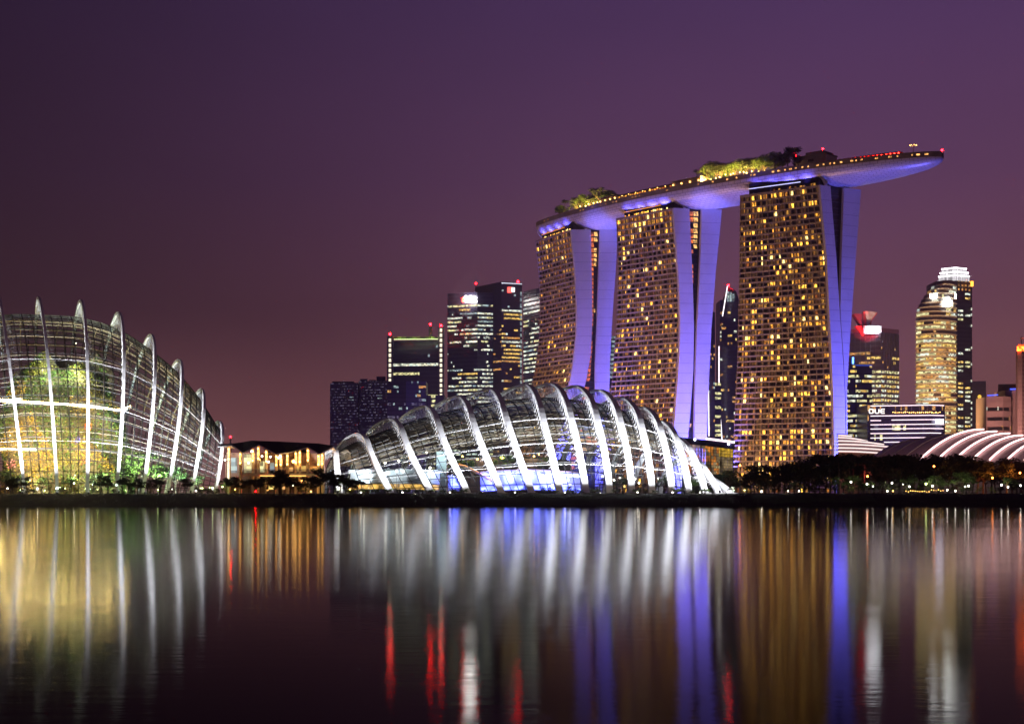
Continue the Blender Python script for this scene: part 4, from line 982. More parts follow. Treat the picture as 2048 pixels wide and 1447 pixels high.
# far housing slabs at the left
dimf = lambda r, f, h, n: [(c, c + 1, OFD) for c in range(n) if r.random() < .42] + ([(int(n * .7), int(n * .7) + 3, OFC)] if f == 0 and .82 < h < .86 else [])
office('hazy plum housing slab at the far left of the skyline', [(660, 2000), (716, 1990)], 766, M_tw[4], None, 40, 20, dimf, 1, name='housing_slab', cat='apartment block', bandh=.6, group='far housing slabs', cap=60)
q, C, zt = office('hazy plum housing slab with stepped roof beside the lit tower', [(717, 2010), (774, 2000)], 762, M_tw[4], None, 40, 18, dimf, 2, name='housing_slab', cat='apartment block', bandh=.6, group='far housing slabs', cap=60)
for a, b, py in ((720, 735, 757), (738, 752, 759), (753, 771, 752)):
    MB().prism([XY(a, 2012), XY(b, 2012), XY(b, 2030), XY(a, 2030)], zt - 2, zof(py, 2010)).build('roof_block', M_tw[4], q)
MB().prism([XY(664, 2004), XY(708, 2004), XY(706, 2024), XY(668, 2024)], zof(768, 2000), zof(762, 2000)).build('roof_block', M_tw[4], bpy.data.objects['housing_slab'])
# tower with two light columns and a roof garden
def f3(r, f, h, n):
    if .80 < h < .84: return [(1, n, OFW)]
    if .66 < h < .685 or .70 < h < .73 or .745 < h < .765: return [(1, int(n * .64), OFG)]
    if .60 < h < .64: return [(int(n * .1), int(n * .3), OFG), (int(n * .6), n - 1, OFG)]
    if h < .6: return runs(r, n, .16, [OFW, OFC, OFO], 2)
    return runs(r, n, .02, [OFC], 1)
q, C, zt = office('dark office tower with two columns of lights and a lit roof garden', [(774, 1800), (880, 1790)], 682, M_tw[0], M_band[0], 34, 26, f3, 3, depth=40)
for px, py in ((780, 672), (882, 655)):
    x = XY(px, 1788); MB().box(V3(x[0], 1793, 3), 6.5, 12, zof(py, 1790) - 3).build('light_shaft', M_tw[1], q)
    it = [(MB().box(V3(x[0], 1786.8, z), 2.6, .4, 3.6), emit('shaft_light', (1, .88, .62), 1.7) if 'shaft_light' not in MATS else MATS['shaft_light']) for z in np.arange(60, zof(py, 1790) - 4, 5.6)]
    pieces(q, 'shaft_window', it, 60, 1); beacon(q, V3(x[0], 1788, zof(py, 1790)), 1.25, 1.6)
x = XY(860, 1800); MB().box(V3(x[0], 1812, zt - 1), 4, 4, zof(652, 1810) - zt).build('roof_stack', M_tw[1], q); beacon(q, V3(x[0], 1810, zof(652, 1810)), 1.25, 1.6)
cov = leaf_cloud([(XY(px, 1790)[0], 1786, zt + 2.2, 2.4) for px in np.linspace(787, 876, 26)], 1500, 1.3, rnd); cov.build('roof_garden', M_leafy, q, kind='stuff')
rl = MB().beam(XY(788, 1783) + UP * (zt + .4), XY(876, 1779) + UP * (zt + .4), .8, .9).build('garden_light', emit('roof_garden_light', (.85, 1, .45), 1.6), q)
for px in (800, 832, 864): point(q, XY(px, 1780) + UP * (zt + 4), 9000, (.8, 1, .4), 1)
# lower blocks before it
fl = lambda r, f, h, n: runs(r, n, .35, [OFC, OFC, OFD, OFD], 2) if h < .82 else runs(r, n, .12, [OFO, OFC], 1)
office('low block with faint bluish windows before the light-column tower', [(775, 1500), (812, 1496), (852, 1500)], 762, M_tw[1], M_band[0], 26, 22, fl, 4, name='office_block', cat='office block', cap=90)
q, C, zt = office('slim dark block with one column of pale windows', [(853, 1505), (889, 1500)], 790, M_tw[0], None, 22, 8, lambda r, f, h, n: [(2, 4, OFG)] if r.random() < .8 else [], 44, name='office_block', cat='office block')
# twin bank towers
def f4(r, f, h, n):
    if .60 < h < .70: return runs(r, n, .05, [OFW], 2)
    if .565 < h < .60: return [(int(n * .35), n, OFY if f == 0 else OFW)]
    if .92 < h < .94: return [(2, int(n * .75), OFW)]
    if h > .93: return []
    if .895 < h < .92: return [(int(n * .4), int(n * .8), OFY)] if f == 0 else []
    return runs(r, n, .72 if h > .78 else .55, [OFW, OFW, OFW, OFG, OFC], 5)
q, C, zt = office('broad office tower with bands of white windows and a glaring roof sign', [(895, 1850), (955, 1835), (986, 1842)], 587, M_tw[0], M_band[0], 50, 40, f4, 5, bandh=.42)
sg = MB(); a, b = P(929, 603, 1832), P(949, 601, 1831); MB().box(V3((a[0] + b[0]) / 2, 1831.5, zof(604, 1832)), 11.5, 1.2, 7.0).build('sign_panel', emit('sign_glare_white', (1, 1, .95), 60), q)
MB().box(V3(XY(927, 1832)[0], 1831.5, zof(604, 1832)), 3.6, 1.2, 5.0).build('sign_emblem', emit('sign_glare_red', (1, .02, .01), 50), q)
def f5(r, f, h, n):
    if f == 0: return runs(r, n, .12, [OFO], 3) if h < .78 else []
    if .845 < h < .86: return [(0, n, OFW)]
    if h > .86: return runs(r, n, .1, [OFC], 1)
    if .80 < h < .845 or .64 < h < .67: return [(int(n * .1), n, OFY)]
    return runs(r, n, .28, [OFY, OFY, OFO, OFW], 3)
q, C, zt = office('tallest office tower of the left cluster with slanted crown and red beacon', [(950, 1930), (1003, 1880), (1044, 1890)], 574, M_tw[1], M_band[1], 54, 34, f5, 6, bandh=.4, depth=50)
p1, p2, p3 = XY(950, 1930), XY(1003, 1880), XY(1044, 1890); zz = zof(566, 1885)
MB().add([p1 + UP * (zt - .5), p2 + UP * (zt - .5), p3 + UP * (zt - .5), p3 + V3(0, 40, zt - .5), p1 + V3(0, 40, zt - .5), p2 + UP * zz, p3 + UP * zz, p3 + V3(0, 40, zz), p1 + V3(0, 40, zt + .5)], [(0, 1, 5), (1, 2, 6, 5), (2, 3, 7, 6), (0, 5, 8), (5, 6, 7, 8), (3, 4, 8, 7), (0, 8, 4)]).build('slanted_crown', M_tw[1], q)
MB().beam(p2 + V3(0, -.6, zz - .5), p3 + V3(0, -.6, zz - .5), .6, 1.0).build('crown_line', emit('crown_line_white', (.8, .85, 1), 1.2), q)
MB().box(XY(1019, 1882) + UP * zof(585, 1882), 5, 1, 6.5).build('sign_emblem', emit('sign_red', (1, .1, .08), 3.0), q); MB().box(XY(1026, 1884) + UP * zof(583, 1882), 4, 1, 5).build('sign_panel', emit('sign_white', (1, 1, 1), 3.0), q)
it = [(MB().box(XY(1042, 1888) + UP * z, 1.6, .8, 4.2), OFC) for z in np.arange(40, zz - 8, 7)]; pieces(q, 'edge_light', it, 60, 1)
beacon(q, XY(1036, 1892) + UP * (zz + .2), 1.5, 1.6); MB().tube([XY(952, 1932) + UP * zt, XY(952, 1932) + UP * (zt + 4)], .4).build('beacon_mast', M_dark, q); MB().ball(XY(952, 1932) + UP * (zt + 4.5), .9).build('beacon', E_red, q)
office('office tower with white window bands half hidden behind the far hotel tower', [(1047, 1800), (1085, 1760)], 583, M_tw[0], M_band[0], 48, 16, lambda r, f, h, n: [] if h > .93 else runs(r, n, .62, [OFW, OFW, OFC, OFG], 4), 7, bandh=.42)
q, C, zt = office('white-lit tower showing in the gap right of the far hotel tower', [(1214, 1900), (1236, 1895)], 672, M_tw[1], M_band[0], 36, 8, lambda r, f, h, n: [(0, n, OFC)] if h > .72 else runs(r, n, .4, [OFW, OFO], 2), 8)
# towers in the gap between the middle and right hotel towers
q, C, zt = office('dark tower with a raked glowing crown and a white edge line between hotel towers', [(1440, 1700), (1480, 1690)], 600, M_tw[1], M_band[1], 50, 14, lambda r, f, h, n: runs(r, n, .14, [OFO, OFO, OFY, OFW], 2) if h < .93 else [], 9)
a, b = XY(1452, 1698), XY(1474, 1694); zc = zof(577, 1698)
MB().add([XY(1445, 1700) + UP * zt, XY(1478, 1692) + UP * zt, XY(1478, 1720) + UP * zt, XY(1445, 1720) + UP * zt, XY(1455, 1700) + UP * zof(572, 1700), XY(1472, 1692) + UP * zof(582, 1695), XY(1472, 1716) + UP * zof(582, 1695), XY(1455, 1716) + UP * zof(572, 1700)], [(0, 1, 5, 4), (1, 2, 6, 5), (2, 3, 7, 6), (3, 0, 4, 7), (4, 5, 6, 7)]).build('raked_crown', M_tw[1], q)
for k in range(3): MB().box(XY(1456 + 5.3 * k, 1691) + UP * zof(603, 1692), 2.1, .5, (11, 10, 8)[k]).build('crown_window', OFC, q)
MB().strip([P(1445, 632, 1688), P(1455, 572, 1688)], .9, .9).build('edge_light', STRIPW, q); beacon(q, P(1457, 574, 1695), 1.1, 1.4)
MB().strip([P(1438, 692, 1690), P(1438, 760, 1690), P(1440, 820, 1690), P(1444, 880, 1690)], .9, .9).build('edge_light', STRIPW, q)
q, C, zt = office('narrow dark tower with a white edge line beside the middle hotel tower', [(1404, 1600), (1430, 1598)], 624, M_tw[1], M_band[1], 44, 8, lambda r, f, h, n: runs(r, n, .2, [OFO, OFC, OFO], 1) if h < .8 else [], 10)
MB().strip([P(1414, 745, 1595), P(1417, 790, 1595), P(1418, 872, 1595)], .8, .8).build('edge_light', STRIPW, q)
office('low slim block with greenish windows between the white edge lines', [(1430, 1650), (1442, 1650)], 765, M_tw[0], M_band[0], 24, 4, lambda r, f, h, n: [(0, n, OFG)] if r.random() < .6 else [], 12, name='office_block', cat='office block')
# right of the hotel: the tower with red horns
def f11(r, f, h, n):
    if h > .93: return []
    if .85 < h < .88: return [(int(n * .0), int(n * .75), OFO)] if f == 0 else []
    if .80 < h < .825: return [(int(n * .62), n, OFY)]
    if h > .76: return runs(r, n, .12, [OFY, OFO], 2)
    return runs(r, n, .88, [OFG, OFG, OFY, OFW], 3)
q, C, zt = office('office tower with red horn sculptures and a white sign on its roof', [(1690, 1700), (1762, 1680), (1798, 1700)], 668, M_tw[1], M_band[1], 34, 34, f11, 13, bandh=.35, mull=7, depth=45)
MB().prism([XY(1690, 1701), XY(1762, 1681), XY(1798, 1701), XY(1796, 1720), XY(1692, 1720)], zt, zof(657, 1690)).build('crown_screen', glass('crown_glass', tint=(.75, .5, .55), refl=.1, film=.35, filmcol=(.25, .12, .15)), q)
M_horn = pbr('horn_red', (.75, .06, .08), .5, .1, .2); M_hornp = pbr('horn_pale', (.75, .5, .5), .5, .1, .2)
def horn(pts_outer, mat, nm, dY=6):
    f_ = [P(x, y, 1689) for x, y in pts_outer]; b_ = [p + V3(0, dY, 0) for p in f_]; n = len(f_)
    MB().add(f_ + b_, [tuple(range(n)), tuple(range(2 * n - 1, n - 1, -1))] + [(k, (k + 1) % n, n + (k + 1) % n, n + k) for k in range(n)]).build(nm, mat, q)
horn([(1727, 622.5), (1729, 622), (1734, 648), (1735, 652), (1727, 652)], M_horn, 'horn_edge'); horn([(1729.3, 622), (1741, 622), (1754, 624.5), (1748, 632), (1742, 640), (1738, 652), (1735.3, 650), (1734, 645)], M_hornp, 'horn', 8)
horn([(1754.2, 624.5), (1755, 626), (1744, 640), (1741, 654), (1738.3, 653), (1742.3, 640)], M_horn, 'horn_edge', 9)
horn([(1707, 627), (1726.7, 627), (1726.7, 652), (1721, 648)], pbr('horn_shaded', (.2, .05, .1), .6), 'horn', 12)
horn([(1711, 652), (1741, 650), (1743, 655), (1728, 658), (1728, 671), (1724, 671), (1718, 660)], M_horn, 'horn_base', 7)
MB().box(XY(1747, 1679) + UP * zof(664.5, 1680), 12.5, .8, 5.6).build('sign_panel', emit('sign_white_soft', (.9, .95, 1), 26), q)
MB().box(XY(1745, 1681.5) + UP * zof(667, 1680), 19, .8, 8.5).build('sign_backing', pbr('sign_grey', (.4, .4, .46), .5), q)
flood(P(1733, 690, 1668), P(1734, 640, 1689), 1.6e5, (1, .05, .08), 80, 1, label='red floodlight below the horn sculptures on the office tower roof', lens=E_red)
bpy.data.objects['floodlight'] if 'floodlight' in bpy.data.objects else None
def f12(r, f, h, n): return runs(r, n, .6, [OFG, OFG, OFY, OFW], 3) if h < .9 else runs(r, n, .2, [OFY], 2)
q, C, zt = office('stepped block with greenish windows and a blue rooftop light', [(1684, 1450), (1711, 1445), (1744, 1448)], 730, M_tw[1], M_band[0], 26, 24, f12, 14, name='office_block', cat='office block', bandh=.36)
MB().prism([XY(1684, 1447), XY(1711, 1445), XY(1711, 1460), XY(1684, 1460)], zt, zof(718, 1450)).build('upper_storey', M_tw[0], q)
MB().beam(XY(1706, 1443) + UP * zof(727, 1443), XY(1706, 1443) + UP * zof(714, 1443), 1.4, 1.4).build('blue_lantern', emit('blue_lantern', (.1, .3, 1), 6), q)
MB().beam(XY(1711, 1443.5) + UP * (zt - .5), XY(1744, 1446.5) + UP * (zt - .5), .6, 1.0).build('blue_parapet', emit('blue_parapet', (.05, .12, .8), .6), q)
# the striped block with its letters
q, C, zt = office('low dark block ringed by white light lines with the sign OUE', [(1735, 1400), (1862, 1385), (1890, 1392)], 809, M_tw[1], None, 9, 60, lambda r, f, h, n: runs(r, n, .35, [OFG, OFD, OFG], 4) if h < .75 else (runs(r, n, .18, [OFO], 1) if h > .85 else runs(r, n, .12, [OFW, OFO], 2)), 15, name='office_block', cat='office block', bandh=.3, depth=60)
for i, (py, xr, xl) in enumerate(((811.5, 1888, 1741), (831.5, 1888, 1741), (840, 1888, 1783), (849, 1888, 1741), (857.5, 1887, 1741), (866.5, 1882, 1741), (875.5, 1852, 1741), (884, 1822, 1768))):
    def lp(px, py=py):
        Y = interp(px, [(1735, 1398.5), (1862, 1383.5), (1890, 1390.5)]); return V3(XY(px, Y)[0], Y, zof(py, 1398))
    MB().strip([lp(p_) for p_ in ([xl, 1862, xr] if xr > 1862 else [xl, xr])], .5, .6).build('light_line', STRIPP, q)
MB().strip([V3(XY(p_, 1397)[0], 1397, zof(840.6, 1398)) for p_ in (1741, 1781)], .5, .6).build('light_line', STRIPP, q)
for px in (1791, 1807, 1823, 1839, 1855, 1871): MB().box(XY(px, interp(px, [(1735, 1397.6), (1862, 1382.6), (1890, 1389.6)])) + UP * zof(827.5, 1398), .4, .4, 6.6).build('glazing_post', MATS['office_amber'] if px == 1791 else M_band[3], q)
it = [(MB().ball(XY(px, 1381.5) + UP * zof(825.5 + rnd.uniform(-1, 1), 1390), rnd.uniform(.25, .5), 6), E_lampw) for px in list(np.linspace(1786, 1880, 24))]
pieces(q, 'table_lamp', it, 30, 1)
def letter(strokes, x0):
    m = MB()
    for st in strokes: m.strip([V3(XY(x0 + a * .86, 1396)[0], 1395.6, zof(826.0 - b * .88, 1398)) for a, b in st], .8, .72, V3(0, 1, 0))
    return m
LT = emit('letter_white', (1, .9, .78), 2.4)
O_ = [[(0, 2), (1.2, .4), (3, 0), (6, 0), (7.8, .4), (9, 2), (9, 7), (7.8, 8.6), (6, 9), (3, 9), (1.2, 8.6), (0, 7), (0, 2)]]
U_ = [[(0, 9), (0, 2), (1.2, .4), (3, 0), (6.6, 0), (7.8, .4), (9, 2), (9, 9)]]
E_ = [[(8.4, 9), (3, 9), (1.2, 8.6), (0, 7), (0, 2), (1.2, .4), (3, 0), (8.4, 0)], [(.2, 4.5), (8, 4.5)]]
for st, x0 in ((O_, 1738.5), (U_, 1750), (E_, 1761.5)): letter(st, x0).build('sign_letter', LT, q)
MB().box(XY(1879, 1385) + UP * zof(847.5, 1398), 6.4, .8, 3.6).build('sign_panel', emit('sign_lilac', (.8, .8, 1), 8), q)
# the rounded golden tower
def wl_(py): return interp(py, [(562, 1884), (570, 1872), (580, 1861), (590, 1853), (600, 1845), (612, 1838), (624, 1834), (640, 1832), (985, 1832)])
gt = thing('office_tower', 'rounded office tower ringed by golden balcony bands', 'skyscraper', XY(1872, 1600) + UP * 3, 'office towers of the skyline')
M_ring = pbr('golden_band_stone', (.62, .5, .36), .7, .1, .1); M_gbody = pbr('golden_body', (.09, .07, .06), .4, .2, .1)
rg_, lt_, bd_ = [], [], []; r = random.Random(21)
zs_ = list(np.arange(4, zof(562, 1600), 4.5))
def ring(z, out=0.0):
    py = HY - (z - CH) * F / 1600; a, b = wl_(py) + out * -1, 1912 + out; pts = []
    for t in np.linspace(0, 1, 17):
        px = a + (b - a) * t; cv = math.sin(math.pi * min(1, max(0, (t * .95 + .02)))) ** .55
        pts.append(XY(px, 1618 - 22 * cv - out * .55) + UP * z)
    return pts
for i, z in enumerate(zs_):
    p0 = ring(z); p1 = ring(z + 4.5); o0 = ring(z, 1.6)
    m = MB(); m.strip([p + UP * .6 for p in o0], .9, 1.15); rg_.append((m, M_ring))
    m = MB(); m.grid([p0, [V3(a[0], a[1], z + 4.5) for a in p0]]); bd_.append((m, M_gbody))
    for c0, c1, mt in runs(r, 16, .9 if i < len(zs_) - 9 else .2, [OFG, OFG, OFY, OFO, OFW], 2.2):
        m = MB().grid([[p + V3(0, -.25, 1.5) for p in p0[c0:c1 + 1]], [p + V3(0, -.25, 4.1) for p in p0[c0:c1 + 1]]]); lt_.append((m, mt))
pieces(gt, 'balcony_band', rg_, 70, 3); pieces(gt, 'storey_wall', bd_, 70, 3); pieces(gt, 'lit_window', lt_, 200, 2.5)
tp = ring(zs_[-1] + 4.5); MB().poly(tp + [tp[-1] + V3(0, 12, 0), tp[0] + V3(0, 12, 0)]).build('roof', M_gbody, gt)
MB().box(XY(1867, 1594) + UP * zof(596, 1594), 6.4, .8, 4.2).build('sign_panel', emit('sign_white_a', (1, 1, 1), 26), gt)
MB().box(XY(1896, 1594) + UP * zof(611, 1594), 8.4, .8, 5.0).build('sign_panel', emit('sign_white_b', (.95, 1, .97), 26), gt)
MB().ball(XY(1896, 1593.5) + UP * zof(597.5, 1594), 1.9).build('sign_emblem', MATS['sign_white_b'], gt)
MB().box(XY(1911, 1597) + UP * zof(596, 1594), 1.4, .8, 4.4).build('sign_panel', MATS['sign_white_a'], gt)
# warm fill light added at street level to wash its bands
flood(P(1850, 975, 1480), P(1872, 740, 1600), 1.7e6, (1, .66, .28), 70, 2, label='added warm fill light before the golden rounded tower', lens=E_lampw, scale=2)
# dark tower with a white crown behind it
def f16(r, f, h, n):
    if h > .93: return [(k, k + 1, OFO) for k in range(1, n - 1, 2)] if .935 < h < .985 else []
    if .66 < h < .78 or .5 < h < .56: return []
    return [(c0, c1, mt) for c0, c1, mt in ((1, int(n * .5), r.choice([OFY, OFG, OFW])), (int(n * .62), n - 1, r.choice([OFY, OFG, OFW]))) if r.random() < .45]
q, C, zt = office('tall navy tower with a white illuminated crown behind the golden tower', [(1872, 1750), (1912, 1735), (1944, 1745)], 562, M_tw[0], M_band[0], 50, 20, f16, 16, bandh=.4, depth=40)
E_crown = emit('crown_white', (1, .95, 1), .8, cell=(1.0, 50, 50), lo=.3, hi=1.3)
for i, (a, b, p0, p1) in enumerate(((1877, 1939, 562, 552), (1880, 1937, 551, 545), (1883, 1933, 544, 537))):
    MB().prism([XY(a, 1746), XY(1911, 1734), XY(b, 1743), XY(b - 4, 1768), XY(a + 4, 1768)], zof(p0, 1740), zof(p1, 1740)).build('crown_tier', E_crown, q)
    MB().strip([XY(a, 1745) + UP * zof(p1, 1740), XY(1911, 1733) + UP * zof(p1, 1740), XY(b, 1742) + UP * zof(p1, 1740)], .8, 1.1).build('crown_line', emit('crown_line_hot', (1, .95, 1), 8) if i == 0 else MATS['crown_line_hot'], q)
MB().box(XY(1944, 1737) + UP * zof(573, 1740), 2.6, 1, 5.4).build('sign_panel', emit('sign_orange', (1, .35, .03), 6), q)
it = [(MB().box(XY(1943, 1741) + UP * z, 1.3, .6, 2.4), OFW) for z in np.arange(40, zt - 25, 6) if rnd.random() < .5]; pieces(q, 'edge_light', it, 40, 1)
# small blocks at the right edge
q, C, zt = office('dim plum slab with a round gold emblem', [(1944, 1800), (1972, 1795)], 762, M_tw[4], M_band[1], 22, 8, lambda r, f, h, n: [], 17, name='office_block', cat='office block'); MB().ball(XY(1959, 1794) + UP * zof(793, 1795), 2.2).build('emblem', emit('emblem_gold', (1, .6, .08), 1.4), q)
q, C, zt = office('stone office block with dark window bands and blue roof light', [(1973, 1500), (2006, 1495), (2022, 1500)], 793, M_tw[3], M_band[2], 10, 26, lambda r, f, h, n: runs(r, n, .22, [OFW, OFC, OFO], 3) if h < .85 else [], 18, name='office_block', cat='office block', bandh=.5)
it = []
for i in range(9):
    z = 3 + (i + .52) * (zt - 3) / 10
    for A, B in ((C[0], C[1]), (C[1], C[2])): it.append((MB().quad(A + V3(.3, -.1, z), B + V3(-.3, -.1, z), B + V3(-.3, -.1, z + 3.2), A + V3(.3, -.1, z + 3.2)), M_pane))
pieces(q, 'window_band', it, 40, 2); MB().beam(XY(1975, 1497) + UP * (zt + 1), XY(1996, 1497) + UP * (zt + 1.6), .8, .8).build('blue_roof_light', emit('blue_roof', (.05, .1, 1), 3), q)
q, C, zt = office('stone stair block with a blue-lit top at the right edge', [(2010, 1530), (2036, 1525)], 780, M_tw[3], None, 10, 8, lambda r, f, h, n: [], 19, name='office_block', cat='office block')
MB().prism([XY(1996, 1560), XY(2036, 1555), XY(2036, 1570), XY(1996, 1575)], 3, zof(768, 1560)).build('rear_block', M_tw[0], q); MB().beam(XY(2020, 1526) + UP * (zt + .8), XY(2036, 1523) + UP * (zt + .8), .7, 1.0).build('blue_roof_light', MATS['blue_roof'], q)
q, C, zt = office('slim stone tower with an orange-lit top and mast at the right edge', [(2035, 1450), (2044, 1448), (2075, 1460)], 702, M_tw[3], M_band[2], 34, 14, lambda r, f, h, n: [(int(n * .2), n, OFY)] if f == 1 and r.random() < .4 else [], 20, depth=5)
MB().prism([XY(2034, 1446), XY(2075, 1456), XY(2075, 1460), XY(2034, 1452)], zt + .3, zof(693, 1450)).build('orange_crown', emit('orange_crown', (1, .1, .01), 16, noise=.3), q)
MB().prism([XY(2036, 1450), XY(2073, 1460), XY(2073, 1474), XY(2036, 1470)], zof(693, 1450), zof(688, 1450)).build('plant_storey', M_band[3], q)
MB().tube([XY(2043, 1460) + UP * zof(690, 1450), XY(2043, 1460) + UP * zof(670, 1450)], [.6, .3], 6).build('mast', M_white, q); MB().box(XY(2043, 1460) + UP * zof(677, 1450), 2.2, 2.2, 1.8).build('dish', M_white, q)

# ================================================================== convention hall roofs and the glass podium
M_shell = pbr('hall_roof_metal', (.4, .27, .29), .55, .1, .15)
hall = thing('exhibition_hall', 'broad arched hall roof with curving white light strips at the right', 'hall', P(1930, HY, 900), 'arched hall roofs'); hall.location.z = GZ
def hall_pt(k, t):
    """k: strip number, t: 0 at the eave .. 1 at the far ridge end"""
    x0, x1 = 1837 + 35 * k, 1967 + 26 * k; y0, y1 = 924, (861 + 4 * k if k >= 0 else 861 - 6 * k)
    if k < 0: x1 = 1967 + 45 * k
    px = x0 + (x1 - x0) * t; py = y0 + (y1 - y0) * (1 - (1 - t) ** 2.1); return P(px, py, 880 + 46 * t - 4 * k)
ks = np.arange(-3, 7.01, .25); g = [[hall_pt(k, t) for t in np.linspace(0, 1, 15)] for k in ks]
MB().grid(g).build('roof_shell', M_shell, hall, smooth=True)
MB().grid([[g[i][0], V3(g[i][0][0], g[i][0][1], GZ - .2)] for i in range(len(g))]).build('eave_wall', M_dark, hall)
MB().grid([[g[i][-1], V3(g[i][-1][0], g[i][-1][1] + 2, GZ - .2)] for i in range(len(g))]).build('rear_wall', M_dark, hall)
MB().grid([[g[0][j], V3(g[0][j][0], g[0][j][1], GZ - .2)] for j in range(15)]).build('end_wall', M_dark, hall)
E_hall = emit('hall_light_strip', (1, .62, .6), 5.0, sample=True)
for k in range(0, 7):
    MB().strip([hall_pt(k, t) + V3(0, -.5, .9) for t in np.linspace(.02, 1, 18)], .6, .6).build('light_strip', E_hall, hall)
    MB().strip([hall_pt(k - .1, t) + V3(0, -.2, .25) for t in np.linspace(.02, 1, 18)], 1.6, .4).build('rib_fin', M_slab, hall)
for k in (-2.6, -1.9, -1.1): MB().strip([hall_pt(k, t) + V3(0, -.2, .25) for t in np.linspace(.02, 1, 14)], .5, .5).build('rib_fin', M_slab, hall)
flood(P(1800, 938, 800), P(1830, 895, 890), 9e4, (1, .58, .55), 90, 1, label='added pink fill light on the left flank of the arched hall roof', lens=E_lampw)  # fill light added to brighten the roof's unlit left part
E_hall2 = emit('terrace_roof_light', (1, .78, .74), 1.5)
hall2 = thing('exhibition_hall', 'low terraced hall roof with stacked light strips beside the hotel tower', 'hall', P(1730, HY, 930), 'arched hall roofs'); hall2.location.z = GZ
tier = [(870, 1703, 0), (874.5, 1735, 1), (881, 1768, 2), (888, 1800, 3), (895, 1800, 4), (902, 1798, 5)]
def t2(py, t, xr, k): px = 1676 + (xr - 1676) * t; return P(px, py + 7.5 * t ** 2 * (1 if k else .3), 950 - 6 * k)
for py, xr, k in tier:
    top = [t2(py, t, xr, k) for t in np.linspace(0, 1, 12)]; MB().strip([p + V3(0, -.3, 0) for p in top], .6, .7).build('light_strip', E_hall2, hall2)
    MB().grid([[p + V3(0, 6, 1.2) for p in top], [p + V3(0, .2, .2) for p in top], [p + V3(0, .2, -2.4) for p in top]]).build('roof_tier', M_shell, hall2)
MB().grid([[t2(902, t, 1798, 5) + V3(0, 0, -.6) for t in np.linspace(0, 1, 12)], [V3(*(t2(902, t, 1798, 5)[:2]), GZ) for t in np.linspace(0, 1, 12)]]).build('eave_wall', pbr('eave_timber', (.3, .14, .08), .6), hall2)
# glass podium hall behind the low dome
pod = thing('glass_podium', 'low glass hall glowing amber under a tilted blue roof', 'hall', P(1418, HY, 760)); pod.location.z = GZ
def pd(px, py): return P(px, py, interp(px, [(1362, 768), (1467, 752)]))
E_pod = [emit('podium_amber', (1, .34, .05), .55, noise=.35), emit('podium_rose', (.9, .6, .6), .42, noise=.3), emit('podium_gold', (1, .6, .06), .7, noise=.4), emit('podium_olive', (.7, .5, .25), .3, noise=.35)]
it = []; NC, NR = 18, 9
for c in range(NC):
    for j in range(NR):
        def gp(c_, j_):
            px = 1366 + (1466 - 1366) * c_ / NC; top = 885 + 13 * c_ / NC; return pd(px, top + (948 - top) * j_ / NR)
        k = 0 if c < 3 else 1 if c < 7 and rnd.random() < .75 else 2 if (c > 12 and j < 3) else 0 if rnd.random() < .35 and c < 13 else 3
        a, b, c2, d2 = gp(c + .05, j + .95), gp(c + .95, j + .95), gp(c + .95, j + .05), gp(c + .05, j + .05); it.append((MB().quad(a, b, c2, d2), E_pod[k]))
pieces(pod, 'glass_pane', it, 200, 2)
for c in (0, 3.2, 6.5, 10, 13.6, 18): MB().strip([gp(c, 0) + V3(0, -.3, 0), gp(c, NR) + V3(0, -.3, 0)], .35, .5, V3(0, 1, 0)).build('mullion', M_mull, pod)
for j in range(1, NR): MB().strip([gp(0, j) + V3(0, -.15, 0), gp(NC, j) + V3(0, -.15, 0)], .14, .16).build('transom', M_mull, pod)
a, b = pd(1364, 875), pd(1468, 886); a2, b2 = pd(1364, 886), pd(1468, 898)
MB().hexa([a2 + V3(0, -2, 0), b2 + V3(0, -2, 0), b2 + V3(0, 30, 0), a2 + V3(0, 30, 0), a + V3(0, -3, 0), b + V3(0, -3, 0), b + V3(0, 30, 1), a + V3(0, 30, 1)]).build('roof_fascia', pbr('fascia_navy', (.05, .04, .14), .5), pod)
MB().beam(pd(1411, 878.5) + V3(0, -3.2, .3), pd(1467, 885.5) + V3(0, -3.2, .3), .7, 1.0).build('roof_light_line', STRIPP, pod)
for px, py in ((1388, 879), (1455, 888)): MB().ball(pd(px, py) + V3(0, -3.4, 0), .55).build('spotlight', E_lens, pod)
MB().quad(V3(*(pd(1364, 0)[:2]), GZ), V3(*(pd(1468, 0)[:2]), GZ), pd(1468, 948), pd(1364, 948)).build('plinth', M_dark, pod)

# ================================================================== restaurant pavilion between the domes
rs = thing('restaurant_pavilion', 'open restaurant pavilion with folded roof and warm lit columns', 'pavilion', P(555, HY, 486)); rs.location.z = GZ
M_fold = pbr('folded_roof_top', (.05, .045, .045), .7, .2, .3); M_soff = pbr('folded_soffit', (.5, .3, .15), .6, .12, .3)
fe = [(436, 894), (464, 890.6), (486, 906), (518, 890), (551, 908), (576, 906), (616, 895), (639, 908), (667, 893)]
ridge = [(440, 889), (464, 888), (486, 885), (503, 882), (530, 883), (560, 884), (600, 886), (639, 888), (664, 892)]
fr_ = [P(x, y, 475) for x, y in fe]; md = [P(x, y, 484) for x, y in ridge]; bk = [p + V3(0, 12, -.8) for p in md]
for lst, dz, mat, nm in (((fr_, md, bk), .25, M_fold, 'roof_plate'), ((fr_, md, bk), -.12, M_soff, 'soffit_plate')):
    it = []
    for i in range(8):
        for A_, B_ in ((lst[0], lst[1]), (lst[1], lst[2])):
            z = UP * dz; it += [(MB().add([A_[i] + z, A_[i + 1] + z, B_[i] + z], [(0, 1, 2)]), mat), (MB().add([A_[i + 1] + z, B_[i + 1] + z, B_[i] + z], [(0, 1, 2)]), mat)]
    pieces(rs, nm, it, 60, 2)
